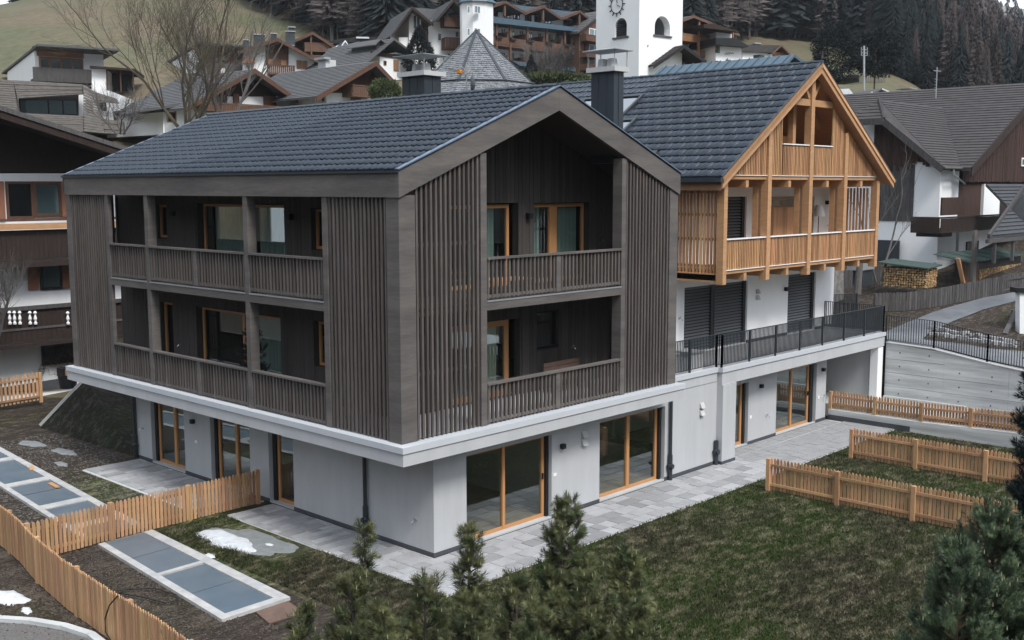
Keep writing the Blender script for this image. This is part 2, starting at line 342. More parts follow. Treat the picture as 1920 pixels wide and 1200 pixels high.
# ================================================================ timber house
TH = T('timber_house', 'dark grey timber apartment house with blue tiled roof on a pale grey ground floor', 'house', (1.45, .6, -3.0))
gf = wall('y', .6, .9, 1.45, 13.2, -3.0, -.42, [(2.5, 5.55, -2.96, -.8), (7.5, 10.5, -2.96, -.8)])
TH.part('ground_floor_wall', gf, 'render_grey', label='pale grey rendered front wall of the ground floor')
TH.part('ground_floor_wall', wall('x', 1.45, 1.75, .9, 14.34, -3.0, -.42, [(6.03, 7.15, -2.96, -.8), (8.05, 10.05, -2.96, -.8), (11.49, 13.45, -2.96, -.8)]), 'render_grey')
TH.box('ground_floor_wall', (1.75, 13.2, 14.04, 14.34, -3, -.42), 'render_grey')
TH.box('ground_floor_slab', (1.76, 13.1, .91, 14.0, -3.02, -2.96), 'floor_wood')
TH.box('inner_wall', (1.9, 13.0, 5.6, 5.7, -2.95, -.43), 'inside'); TH.box('inner_wall', (6.3, 6.4, .95, 5.55, -2.95, -.43), 'inside')
for a, b in ((1.438, 2.5), (5.55, 7.5), (10.5, 13.2)): TH.box('plinth', (a, b, .588, .6, -3.0, -2.9), 'plinth')
for a, b in ((.6, 6.03), (7.15, 8.05), (10.05, 11.49), (13.45, 14.34)): TH.box('plinth', (1.438, 1.45, a, b, -3.0, -2.9), 'plinth')
window(TH, 'y', 2.5, 5.45, -2.96, -.8, .78, mull=(3.95,), fw=.085, handle=5.37)
TH.box('guide_rail', (5.452, 5.54, .70, .86, -2.95, -.81), 'black')
window(TH, 'y', 7.5, 10.36, -2.96, -.8, .78, mull=((8.98, .12),), fw=.085)
TH.box('guide_rail', (10.362, 10.46, .70, .86, -2.95, -.81), 'black')
window(TH, 'x', 6.03, 6.98, -2.96, -.8, 1.62, fw=.085); TH.box('guide_rail', (1.56, 1.70, 6.982, 7.12, -2.95, -.81), 'black')
window(TH, 'x', 8.05, 9.9, -2.96, -.8, 1.62, mull=((8.95, .11),), fw=.085); TH.box('guide_rail', (1.56, 1.70, 9.902, 10.02, -2.95, -.81), 'black')
window(TH, 'x', 11.49, 13.3, -2.96, -.8, 1.62, mull=((12.3, .13),), fw=.085); TH.box('guide_rail', (1.56, 1.70, 13.302, 13.42, -2.95, -.81), 'black')
lamp(TH, 'y', *on(1052, 836, 'y', .6)[[0]], .6, -1.16); vent(TH, 'y', 6.82, .6, -1.1)
lamp(TH, 'x', *on(364, 783, 'x', 1.45)[[1]], 1.45, -1.32)
tap(TH, 'x', *on(780, 962, 'x', 1.45)[[1]], 1.45, -2.25); tap(TH, 'x', 13.95, 1.45, -2.0)
for px, py in ((1040, 890),): p = on(px, py, 'y', .6); TH.box('socket', (p[0]-.06, p[0]+.06, .585, .6, p[2]-.04, p[2]+.04), 'white_paint')
p = on(368, 828, 'x', 1.45); TH.box('socket', (1.435, 1.45, p[1]-.06, p[1]+.06, p[2]-.04, p[2]+.04), 'white_paint')
def downpipe(x, y, top=-.42, bot=-3.0):
    m = MB(); m.tube([(x, y, top), (x, y, bot+.75)], .05, 10)
    m.tube([(x, y, bot+.75), (x, y, bot)], .068, 10); m.tube([(x-.03, y-.12, bot+.42), (x-.03, y, bot+.42)], .075, 8); m.tube([(x-.12, y-.0, bot+.42), (x, y, bot+.42)], .06, 8)
    TH.part('downpipe', m, 'metal_dark')
downpipe(1.37, 2.98); downpipe(10.68, .52); downpipe(1.37, 14.35)
downpipe(13.1, .52, -2.3)
# slab between stone base and timber box
TH.box('balcony_slab', (-.17, 10.2, -.23, 15.5, -.42, -.14), 'render_grey')
TH.box('slab_cap', (-.20, 10.24, -.26, 15.53, -.138, 0), 'cap_white', label='white metal edge capping of the slab')
# main frame timbers
Zr, SL = 5.255, .402
def raketop(x): return 5.81+min(x, 10.11-x)*SL-.0
def post(b): TH.box('post', b, 'stain_beam')
TH.box('corner_post', (0, .45, 0, .41, .005, 5.30), 'stain_beam'); TH.box('corner_post', (9.73, 10.11, 0, .4, .005, 5.40), 'stain_beam'); TH.box('corner_post', (0, .4, 15.1, 15.38, .005, 5.25), 'stain_beam')
for a, b, e in ((2.45, 2.63, .14), (5.62, 5.80, .25), (10.46, 10.64, .25), (12.70, 12.87, .1)): post((0, e, a, b, .005, Zr))
for a, b in ((2.42, 2.61), (7.59, 7.77)): post((a, b, 0, .3, .005, 5.25+a*SL if a < 5 else 5.25+(10.11-b)*SL))
for z in (0, 2.9):
    TH.box('rail_post', (.005, .12, 8.03, 8.20, z+.03, z+.93), 'stain_beam'); TH.box('rail_post', (5.03, 5.19, .005, .12, z+.03, z+.93), 'stain_beam')

for a, b in ((2.63, 5.62), (5.80, 10.46), (10.64, 12.70)):
    TH.box('floor_beam', (0, .16, a, b, 2.67, 2.86), 'stain_beam')
    for z in (0, 2.9): TH.box('handrail', (-.03, .13, a, b, z+.93, z+.98), 'stain_beam'); TH.box('bottom_rail', (.03, .09, a, b, z+.05, z+.12), 'stain_beam')
    TH.box('drip_edge', (-.015, .12, a, b, 2.862, 2.89), 'galv')
TH.box('floor_beam', (2.61, 7.59, 0, .16, 2.67, 2.86), 'stain_beam'); TH.box('drip_edge', (2.61, 7.59, -.015, .12, 2.862, 2.89), 'galv')
for z in (0, 2.9): TH.box('handrail', (2.61, 7.59, -.03, .13, z+.93, z+.98), 'stain_beam'); TH.box('bottom_rail', (2.61, 7.59, .03, .09, z+.05, z+.12), 'stain_beam')
TH.box('loggia_floor', (.13, 9.98, .17, 15.25, 2.665, 2.85), 'stain_dark')
sl_ = []
def slats_x(a, b, z0, z1, st=.139):
    n = round((b-a)/st)
    for i in range(n):
        c = a+(i+.5)*(b-a)/n; j = random.uniform(-.004, .004); sl_.append((.02+j, .085+j, c-.027, c+.027, z0, z1))
def slats_y(a, b, z0, zf, st=.139):
    n = round((b-a)/st)
    for i in range(n):
        c = a+(i+.5)*(b-a)/n; j = random.uniform(-.004, .004); sl_.append((c-.027, c+.027, .02+j, .085+j, z0, zf(c) if callable(zf) else zf))
slats_x(.41, 2.45, .02, Zr); slats_x(12.87, 15.1, .02, Zr)
for a, b in ((2.63, 5.62), (5.80, 8.03), (8.20, 10.46), (10.64, 12.70)):
    slats_x(a, b, .02, .928); slats_x(a, b, 2.93, 3.828)
tf = lambda x: 5.25+min(x, 10.11-x)*SL
slats_y(.45, 2.42, .02, tf); slats_y(7.77, 9.73, .02, tf)
for a, b in ((2.61, 5.03), (5.19, 7.59)): slats_y(a, b, .02, .928); slats_y(a, b, 2.93, 3.828)
for i in range(9): sl_.append((.45+i*.139, .52+i*.139, 15.3, 15.36, 2.9, 5.25))
pieces(TH, 'slat', sl_, 'stain')
sb = MB()
for z in (1.4, 2.7, 4.2):
    for a, b in ((.41, 2.45), (12.87, 15.1)): sb.box(.087, .13, a, b, z, z+.07)
    for a, b in ((.45, 2.42), (7.77, 9.73)): sb.box(a, b, .087, .13, z, z+.07)
TH.part('screen_batten', sb, 'stain_dark')
# gable boards and eaves board
def rake(x0, x1, y0, y1, zt0, zt1, h, mat, name='rake_board', th=TH):
    m = MB().prism([(x0, y0, zt0-h), (x1, y0, zt1-h), (x1, y0, zt1), (x0, y0, zt0)], (0, y1-y0, 0)); return th.part(name, m, mat)
rake(-.03, 5.05, -.05, .06, 5.80, 7.83, .55, 'stain_beam'); rake(5.054, 10.13, -.05, .06, 7.83, 5.80, .55, 'stain_beam')
TH.box('eaves_board', (-.03, .06, .062, 15.42, 5.255, 5.80), 'stain_beam')
rake(-.03, 5.05, 15.38, 15.46, 5.80, 7.83, .55, 'stain_beam'); rake(5.054, 10.13, 15.38, 15.46, 7.83, 5.80, .55, 'stain_beam')
TH.part('roof_deck', MB().prism([(.065, .065, 5.79-.14), (5.05, .065, 7.80-.14), (5.05, .065, 7.80), (.065, .065, 5.79)], (0, 15.3, 0)).prism([(5.052, .065, 7.80-.14), (10.1, .065, 5.79-.14), (10.1, .065, 5.79), (5.052, .065, 7.80)], (0, 15.3, 0)), 'stain_dark')
TH.part('gable_flashing', MB().beam((-.06, -.02, 5.835), (5.05, -.02, 7.865), .14, .025).beam((5.05, -.02, 7.865), (10.16, -.02, 5.835), .14, .025).beam((-.05, 15.44, 5.83), (5.05, 15.44, 7.86), .1, .03), 'tile_flash')
for a in (-.075, 10.14): TH.box('gutter', (a, a+.043, -.05, 15.46, 5.765, 5.815), 'metal_dark')
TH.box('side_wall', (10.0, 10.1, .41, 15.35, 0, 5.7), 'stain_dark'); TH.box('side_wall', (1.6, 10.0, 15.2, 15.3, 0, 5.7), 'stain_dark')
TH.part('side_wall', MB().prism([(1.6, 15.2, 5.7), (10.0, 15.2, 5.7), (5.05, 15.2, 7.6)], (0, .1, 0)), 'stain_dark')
def tiles(th, e0, udir, ulen, r0, wt, lt, mat, skip=None, limit=300):
    """interlocking roof tiles on the slope that rises from e0 to r0, laid along udir"""
    e0 = np.array(e0, float); u = np.array(udir, float); vv = np.array(r0, float)-e0; sl = np.linalg.norm(vv); vv /= sl
    nm = np.cross(u, vv); nm = -nm if nm[2] < 0 else nm
    nv = round(sl/lt); lt = sl/nv; nu = round(ulen/wt); wt = ulen/nu
    prof = [(0, .004), (.08, .034), (.18, .012), (.45, .004), (.54, .030), (.64, .010), (.92, .002), (.97, .014)]
    vs = []
    for a, h in prof: vs.append(u*a*wt+nm*(h+.030)+vv*(.012 if h > .02 else 0))
    for a, h in prof: vs.append(u*a*wt+vv*(lt+.02)+nm*(h+.0))
    for a, h in prof: vs.append(u*a*wt+nm*(h*.3-.006))
    k = len(prof); fs = [(i, i+1, k+i+1, k+i) for i in range(k-1)]+[(2*k+i, 2*k+i+1, i+1, i) for i in range(k-1)]+[(2*k, 0, k), (k-1, 3*k-1, 2*k-1)]
    me = MB().add(vs, fs).mesh('roof_tile', mat); me.polygons.foreach_set('use_smooth', [i < k-1 for i in range(len(fs))])
    pos = []
    for j in range(nv):
        off = (wt*.5 if j % 2 else 0)
        for i in range(nu+(1 if j % 2 else 0)):
            uu = i*wt-off; 
            if uu < -1e-6: uu = -wt*.0
            q = e0+u*uu+vv*(j*lt)+nm*(.004+random.uniform(0, .004))
            if uu+wt > ulen+.01: q = q-u*(uu+wt-ulen)+nm*.004
            if skip and skip(q+u*wt/2+vv*lt/2): continue
            pos.append(q)
    pos.sort(key=lambda p: np.linalg.norm(p-CP))
    for p in pos[:limit]: link('roof_tile', me, th.o, tuple(p-th.b))
    if len(pos) > limit:
        V_ = np.array(vs); P = np.array(pos[limit:]); allv = (P[:, None, :]+V_[None]).reshape(-1, 3)
        m = MB(); m.v = [tuple(p) for p in allv]; m.f = [tuple(i+o*len(vs) for i in f) for o in range(len(P)) for f in fs]
        th.part('roof_tiles', m, mat, kind='stuff')
tiles(TH, (-.03, .02, 5.815), (0, 1, 0), 15.4, (5.03, .02, 7.83), .40, .36, 'tile_blue')
TH.part('roof_slope', slope((10.14, 15.4, 5.81), (10.14, 0, 5.81), (5.07, 0, 7.83), (5.07, 15.4, 7.83), 14), 'tile_blue')
rt_ = []
for i in range(39):
    m = MB().tube([(5.05, .0, 7.845), (5.05, .44, 7.86)], .085, 8) if i == 0 else None
    if m: rme = m.mesh('ridge_tile', 'tile_blue')
    link('ridge_tile', rme, TH.o, tuple(np.array((0, .0+i*.395, 0))-TH.b))
# set-back walls behind the balconies, boarded
HL = [(12.35, 12.95, 3.95, 4.95), (6.4, 10.65, 2.92, 5.03), (4.5, 5.25, 3.9, 4.95), (12.2, 12.95, .02, 2.05), (6.66, 10.9, .02, 2.05), (4.55, 5.22, .93, 2.1)]
HF = [(3.4, 5.85, 2.92, 5.06), (6.45, 8.76, 2.92, 5.04), (3.4, 5.9, .02, 2.05), (6.5, 7.48, 1.1, 2.15)]
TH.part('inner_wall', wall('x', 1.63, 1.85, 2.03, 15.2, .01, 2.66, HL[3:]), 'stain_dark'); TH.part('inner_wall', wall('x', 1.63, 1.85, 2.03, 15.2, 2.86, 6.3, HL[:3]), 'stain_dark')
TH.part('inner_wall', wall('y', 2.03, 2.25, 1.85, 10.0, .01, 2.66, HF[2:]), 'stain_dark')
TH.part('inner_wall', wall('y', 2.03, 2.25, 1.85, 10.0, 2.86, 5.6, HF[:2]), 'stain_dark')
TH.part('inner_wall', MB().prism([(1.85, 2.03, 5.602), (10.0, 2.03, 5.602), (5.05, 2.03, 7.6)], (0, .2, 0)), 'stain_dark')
bd = []
def boards(ax, d, a, b, z0, z1, holes, top=None):
    n = round((b-a)/.145)
    for i in range(n):
        u0 = a+i*(b-a)/n+.004; u1 = a+(i+1)*(b-a)/n-.004; c = (u0+u1)/2; zt = top(c) if top else z1
        cuts = [(h[2], h[3]) for h in holes if h[0] < c < h[1] and h[2] < zt and h[3] > z0]; segs = []; z = z0
        for lo, hi in sorted(cuts): segs.append((z, lo)); z = hi
        segs.append((z, zt)); e = random.uniform(0, .008)
        for lo, hi in segs:
            if hi-lo > .04: bd.append(mp(ax, u0, u1, d-.022-e, d, lo, hi))
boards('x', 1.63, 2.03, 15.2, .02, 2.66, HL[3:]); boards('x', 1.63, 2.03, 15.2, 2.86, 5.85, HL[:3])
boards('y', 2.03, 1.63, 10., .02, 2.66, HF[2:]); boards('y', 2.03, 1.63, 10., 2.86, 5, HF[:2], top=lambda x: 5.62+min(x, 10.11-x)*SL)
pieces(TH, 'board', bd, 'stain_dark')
window(TH, 'x', 12.35, 12.9, 3.98, 4.95, 1.72); window(TH, 'x', 6.42, 10.55, 2.92, 5.0, 1.78, mull=((8.25, .1),), cur=((6.5, 7.9), (8.5, 10.1)))
window(TH, 'x', 4.52, 5.2, 3.92, 4.92, 1.74); window(TH, 'x', 12.22, 12.9, .03, 2.03, 1.74)
window(TH, 'x', 6.68, 10.8, .03, 2.03, 1.78, mull=((8.65, .1),), cur=((6.85, 8.1),)); window(TH, 'x', 4.57, 5.18, .95, 2.08, 1.74)
window(TH, 'y', 3.42, 5.62, 2.93, 5.02, 2.16, fw=.09, cur=((4.3, 5.2),)); window(TH, 'y', 6.47, 8.66, 2.93, 5.02, 2.16, mull=((7.35, .3),), fw=.09, cur=((6.55, 7.0), (7.6, 8.45)))
window(TH, 'y', 3.42, 5.62, .03, 2.03, 2.18, fw=.16, cur=((4.9, 5.35),), cmat='curtain_warm'); window(TH, 'y', 6.52, 7.46, 1.12, 2.13, 2.14, frame='black', fw=.05)
lamp(TH, 'y', 6.15, 2.0, 4.72, .14); lamp(TH, 'x', 11.8, 1.6, 4.72, .14); lamp(TH, 'x', 6.0, 1.6, 4.72, .14)
tap(TH, 'y', 7.98, 2.0, 1.05); tap(TH, 'x', 11.7, 1.6, .85); tap(TH, 'y', 9.2, 2., 3.98)
# chimneys
def chimney(th, x0, y0, sx, sy, zb, zt, hood=.5, ov=.1, parent=None):
    c = th.box('chimney', (x0, x0+sx, y0, y0+sy, zb, zt), 'metal_dark')
    lp = lambda n, b, m: link(n, (b if isinstance(b, MB) else MB().box(*b)).mesh(n, m), c)
    m = MB()
    for k in (.32, .68): m.box(x0-.012, x0, y0+sy*k-.012, y0+sy*k+.012, zb, zt-.01); 
    m.box(x0+sx*.5-.012, x0+sx*.5+.012, y0-.012, y0, zb, zt-.01)
    lp('seam', m, 'metal_dark')
    lp('chimney_cap', (x0-ov, x0+sx+ov, y0-ov, y0+sy+ov, zt+.002, zt+.13), 'cement')
    lp('flue', MB().tube([(x0+sx*.5, y0+sy*.3, zt+.13), (x0+sx*.5, y0+sy*.3, zt+.13+hood*.55)], [.16, .12], 4).tube([(x0+sx*.5, y0+sy*.7, zt+.13), (x0+sx*.5, y0+sy*.7, zt+.13+hood*.55)], [.16, .12], 4), 'cement')
    m = MB()
    for a in (x0-ov+.04, x0+sx+ov-.04):
        for b in (y0-ov+.04, y0+sy+ov-.04): m.tube([(a, b, zt+.13), (a, b, zt+.13+hood)], .014, 5)
    lp('hood_rod', m, 'galv')
    e = ov+.08; zz = zt+.13+hood; lp('rain_hood', MB().add([(x0-e, y0-e, zz), (x0+sx+e, y0-e, zz), (x0+sx+e, y0+sy+e, zz), (x0-e, y0+sy+e, zz), (x0-e, y0-e, zz+.02), (x0+sx+e, y0-e, zz+.02), (x0+sx+e, y0+sy+e, zz+.02), (x0-e, y0+sy+e, zz+.02), (x0+sx/2, y0+sy/2, zz+.1)], [(0, 3, 2, 1), (0, 1, 5, 4), (1, 2, 6, 5), (2, 3, 7, 6), (3, 0, 4, 7), (4, 5, 8), (5, 6, 8), (6, 7, 8), (7, 4, 8)]), 'galv')
    return c
chimney(TH, 8.42, .95, .42, .78, 6.1, 8.52, .42)
chimney(TH, 5.5, 5.22, .62, .92, 7.2, 8.5, .42)
# ================================================================ larch house
LH = T('larch_clad_house', 'white rendered house with honey coloured larch balcony and slatted gable', 'house', (13.2, .45, -3.0))
LB = 'larch_beam'
LH.part('ground_floor_wall', wall('y', 1.2, 1.5, 13.95, 21.4, -3, -.53, [(14.6, 16.05, -2.97, -.9), (17.86, 20.68, -2.97, -.82)]), 'render_grey')
LH.box('pillar', (13.2, 13.95, .38, 1.5, -3, -.53), 'render_grey'); LH.box('pillar', (23.98, 24.4, .45, .75, -3, -.53), 'render_white')
LH.box('ground_floor_wall', (24.1, 24.35, .76, 6.0, -3, -.53), 'render_grey'); LH.box('ground_floor_wall', (21.4, 24.1, 5.7, 6.0, -3, -.53), 'render_white'); LH.box('ground_floor_wall', (21.1, 21.4, 1.51, 5.7, -3, -.53), 'render_grey')
LH.box('low_wall', (21.41, 24.09, 4.6, 4.8, -3, -1.75), 'concrete')
for b in ((13.188, 13.962, .368, .38, -3, -2.9), (13.188, 13.2, .38, .59, -3, -2.9), (16.05, 17.86, 1.188, 1.2, -3, -2.9), (20.68, 21.41, 1.188, 1.2, -3, -2.9)): LH.box('plinth', b, 'plinth')
LH.box('ground_floor_slab', (14, 21, 1.52, 5, -3.01, -2.97), 'floor_wood'); LH.box('inner_wall', (13.95, 21.1, 5.1, 5.2, -2.97, -.53), 'inside')
window(LH, 'y', 14.6, 15.9, -2.97, -.9, 1.36, fw=.085); LH.box('guide_rail', (15.902, 16.02, 1.3, 1.42, -2.97, -.91), 'black')
window(LH, 'y', 17.86, 20.4, -2.97, -.82, 1.36, mull=(19.15,), fw=.085, handle=20.3); LH.box('guide_rail', (20.42, 20.62, 1.3, 1.42, -2.97, -.83), 'black')
lamp(LH, 'y', 16.75, 1.2, -1.12); lamp(LH, 'y', 21.05, 1.2, -1.1); vent(LH, 'y', 12.36, .6, -1.15); tap(LH, 'y', 17.2, 1.2, -2.2); tap(LH, 'y', 21.2, 1.2, -2.1)
for x in (16.2, 20.85): LH.box('socket', (x-.06, x+.06, 1.185, 1.2, -2.15, -2.05), 'white_paint')
# terrace
LH.box('terrace_slab', (10.25, 13.17, .58, 2.9, -.42, -.14), 'render_grey'); LH.box('terrace_slab', (13.2, 24.42, .42, 5.9, -.525, -.14), 'render_grey')
LH.part('slab_cap', MB().box(10.25, 13.17, .54, .74, -.138, 0).box(13.165, 24.46, .38, .6, -.138, 0).box(13.165, 13.3, .6, .74, -.138, 0).box(24.3, 24.46, .6, 5.9, -.138, 0), 'cap_white')
LH.box('terrace_floor', (10.25, 24.3, .605, 5.9, -.135, -.05), 'stone')
# white walls
LH.part('upper_wall', wall('y', 2.9, 3.2, 13.4, 25.1, -.05, 5.75, [(14.75, 18.65, -.02, 2.18), (21.5, 23.62, -.02, 2.2), (16.9, 18.45, 2.9, 5.12), (19.9, 23.3, 2.9, 5.1)]), 'render_white')
LH.box('upper_wall', (13.4, 13.7, 3.2, 15.5, -.05, 5.75), 'render_white'); LH.box('upper_wall', (24.8, 25.1, 3.2, 15.5, -.05, 5.75), 'render_white')
for a, b in ((13.4, 14.75), (18.65, 21.5), (23.62, 25.11)): LH.box('plinth', (a, b, 2.888, 2.9, -.05, .06), 'plinth')
def blind(x0, x1, z0, z1, y=3.02, full=True):
    o = LH.part('roller_shutter', MB().box(x0, x0+.05, y-.05, y+.05, z0, z1).box(x1-.16, x1, y-.05, y+.05, z0, z1), 'black'); bl = []
    me = MB().box(0, 1, 0, .012, 0, .052)
    z = z0+.03; k = 0; sh = MB().add([(0, 0, 0), (1, 0, 0), (1, .055, .062), (0, .055, .062), (0, .006, -.006), (1, .006, -.006), (1, .061, .056), (0, .061, .056)], CF).mesh('shutter_slat', 'blind')
    while z < z1-.06:
        s = link('slat', sh, o, (x0+.05, y-.02, z)); s.scale = (x1-x0-.21, 1, 1); z += .104
    LH.box('shutter_backing', (x0, x1, y+.08, y+.1, z0, z1), 'black')
blind(14.75, 16.6, -.02, 2.18); blind(16.62, 18.65, -.02, 2.18); blind(21.5, 23.62, -.02, 2.2); blind(16.9, 18.45, 2.9, 5.12)
lamp(LH, 'y', 21.25, 2.9, 1.7, .14); lamp(LH, 'y', 24.2, 2.9, 4.85, .14); vent(LH, 'y', 19.3, 2.9, 1.65); vent(LH, 'y', 19.35, 2.9, 4.75); tap(LH, 'y', 14.45, 2.9, 1.2); tap(LH, 'y', 19.7, 2.9, 3.95); tap(LH, 'y', 24.4, 2.9, 3.95)
window(LH, 'y', 19.9, 23.2, 2.9, 5.08, 3.05, mull=(22.4,), trans=(4.72,), fw=.1)
cb = [(19.62+i*.165, 19.62+(i+1)*.165-.005, 2.6, 2.63, 2.9, 4.72) for i in range(17)]
pieces(LH, 'privacy_board', cb, 'larch')
# balcony of larch: posts, plates, joists
PX = [(13.9, 14.1), (16.48, 16.7), (19.2, 19.43), (21.75, 21.98), (24.4, 24.62)]
for i, (a, b) in enumerate(PX):
    zt = {0: 5.66, 4: 5.66, 1: 7.35, 3: 7.35, 2: 9.05}[i]
    LH.box('post', (a, b, .93, 1.18, 2.45, zt), LB)
    LH.box('joist', (a+.03, b-.03, 1.19, 2.9, 2.56, 2.78), LB); LH.box('joist', (a+.02, b-.02, 1.19, 2.9, 5.46, 5.68), LB)
    LH.box('post', (a+.01, b-.01, 1.3, 1.5, 2.88, 5.45), LB) if 0 < i < 4 else None
for (a, b), (c, d) in zip(PX[:-1], PX[1:]):
    LH.box('edge_beam', (b, c, 1.0, 1.1, 2.76, 2.86), LB); LH.box('drip_edge', (b, c, .96, 1.1, 2.865, 2.885), 'white_paint')
    LH.box('handrail', (b, c, .95, 1.12, 3.82, 3.855), 'white_paint'); LH.box('edge_beam', (b, c, 1.0, 1.12, 5.69, 5.80), LB); LH.box('drip_edge', (b, c, .96, 1.1, 5.805, 5.825), 'white_paint')
    LH.box('rail_batten', (b, c, 1.062, 1.1, 3.72, 3.80), LB)
    m_ = (b+c)/2; LH.box('joist', (m_-.08, m_+.08, .98, 2.9, 2.52, 2.74), LB); LH.box('joist', (m_-.08, m_+.08, .98, 2.9, 5.44, 5.66), LB)
LH.box('balcony_floor', (14.05, 24.5, 1.11, 2.89, 2.79, 2.88), LB); LH.box('side_beam', (13.93, 14.07, 1.19, 2.89, 2.50, 2.74), LB); LH.box('balcony_ceiling', (14.05, 24.5, 1.13, 2.89, 5.69, 5.80), LB)
ls = []
def ly(a, b, z0, zf, st=.098):
    n = max(1, round((b-a)/st))
    for i in range(n):
        c = a+(i+.5)*(b-a)/n; ls.append((c-.024, c+.024, 1.0+random.uniform(-.004, .004), 1.055, z0, zf(c) if callable(zf) else zf))
RK = lambda x: 5.72+min(x-13.42, 25.2-x)*.647-.30
for (a, b), (c, d) in zip(PX[:-1], PX[1:]): ly(b, c, 2.89, 3.815)
rk2 = lambda x: RK(x)-.02
ly(14.12, 16.46, 5.83, lambda x: max(5.86, rk2(x))); ly(16.72, 17.45, 5.83, rk2); ly(17.5, 19.2, 5.83, 6.83); ly(19.43, 20.84, 5.83, 6.83); ly(20.9, 21.75, 5.83, rk2); ly(21.98, 24.45, 5.83, lambda x: max(5.86, rk2(x)))
for i in range(12): c = 1.3+i*.128; ls.append((13.97, 14.03, c-.033, c+.033, 2.78, 5.46))
for i in range(12): c = 1.35+i*.13; ls.append((24.45, 24.5, c-.035, c+.035, 2.9, 5.4))
pieces(LH, 'slat', ls, 'larch')
for z in (3.0, 3.84, 4.6, 5.3): LH.box('rail_batten', (14.031, 14.06, 1.2, 2.88, z-.04, z+.04), LB)
LH.box('window_sill', (17.45, 19.2, .96, 1.1, 6.835, 6.87), 'white_paint'); LH.box('window_sill', (19.43, 20.87, .96, 1.1, 6.835, 6.87), 'white_paint')
LH.box('collar_beam', (17.85, 19.19, .98, 1.16, 8.16, 8.38), LB); LH.box('collar_beam', (19.44, 20.8, .98, 1.16, 8.16, 8.38), LB)
LH.part('brace', MB().beam((19.18, 1.06, 8.42), (18.72, 1.06, 8.98), .12, .12), LB); LH.part('brace', MB().beam((19.45, 1.06, 8.42), (19.9, 1.06, 8.98), .12, .12), LB)
rake(13.38, 19.31, .66, .72, 5.70, 9.54, .30, LB, th=LH); rake(19.314, 25.24, .66, .72, 9.54, 5.70, .30, LB, th=LH)
rake(13.38, 19.31, .62, .658, 5.71, 9.555, .13, 'larch', 'rake_trim', LH); rake(19.314, 25.24, .62, .658, 9.555, 5.71, .13, 'larch', 'rake_trim', LH)
LH.part('roof_deck', MB().prism([(13.4, .722, 5.54), (19.31, .722, 9.36), (19.31, .722, 9.5), (13.4, .722, 5.68)], (0, 15, 0)).prism([(19.312, .722, 9.36), (25.22, .722, 5.54), (25.22, .722, 5.68), (19.312, .722, 9.5)], (0, 15, 0)), 'larch')
LH.part('loft_wall', MB().prism([(13.9, 3.6, 5.81), (24.7, 3.6, 5.81), (19.3, 3.6, 9.3)], (0, .1, 0)), 'brown_orange'); LH.box('loft_counter', (19.5, 20.8, 2.6, 3.0, 6.5, 7.25), 'larch'); LH.part('rafter', MB().beam((19.3, 1.9, 9.2), (21.6, 1.9, 7.6), .14, .2).beam((19.3, 1.9, 9.2), (17., 1.9, 7.6), .14, .2), LB)
LH.box('loft_post', (19.0, 19.2, 1.5, 1.7, 5.81, 8.9), LB)
SK = [(7.0, 8.3, 16.75, 18.0), (8.5, 9.8, 16.75, 18.0), (6.2, 7.5, 15.5, 16.5), (3.9, 4.9, 14.15, 14.6)]
z2 = lambda x: 5.76+(x-13.38)*.647
tiles(LH, (13.36, .68, 5.745), (0, 1, 0), 15.0, (19.28, .68, 9.575), .5, .415, 'tile_blue', skip=lambda p: any(a < p[1] < b and c < p[0] < d for a, b, c, d in SK))
LH.part('roof_slope', slope((25.26, 15.7, 5.75), (25.26, .66, 5.75), (19.34, .66, 9.575), (19.34, 15.7, 9.575), 17), 'tile_blue')
for i in range(38): link('ridge_tile', rme, LH.o, tuple(np.array((14.265, .64+i*.395, 1.735))-LH.b))
LH.part('gable_flashing', MB().beam((13.34, .70, 5.77), (19.31, .70, 9.62), .12, .02).beam((19.31, .70, 9.62), (25.28, .70, 5.77), .12, .02), 'tile_blue')
LH.part('gutter', MB().box(13.22, 13.36, .64, 15.7, 5.60, 5.74).box(25.27, 25.4, .64, 15.7, 5.6, 5.74), 'metal_dark')
LH.box('eaves_board', (13.37, 13.42, .73, 15.6, 5.35, 5.60), 'brown_orange')
for a, b, c, d in SK:
    m = MB(); h = .12; nz = .84; nx = -.54
    def sp(x, y, k): return (x+nx*k, y, z2(x)+nz*k)
    for (x0, y0, x1, y1) in ((c, a, d, a+.1), (c, b-.1, d, b), (c, a+.1, c+.1, b-.1), (d-.1, a+.1, d, b-.1)):
        m.add([sp(x0, y0, 0), sp(x1, y0, 0), sp(x1, y1, 0), sp(x0, y1, 0), sp(x0, y0, h), sp(x1, y0, h), sp(x1, y1, h), sp(x0, y1, h)], CF)
    o = LH.part('roof_window', m, 'metal_dark')
    link('pane', MB().add([sp(c+.1, a+.1, h*.6), sp(d-.1, a+.1, h*.6), sp(d-.1, b-.1, h*.6), sp(c+.1, b-.1, h*.6)], [(0, 1, 2, 3)]).mesh('pane', 'roofglass' if 'roofglass' in MATS else 'glass_far'), o)
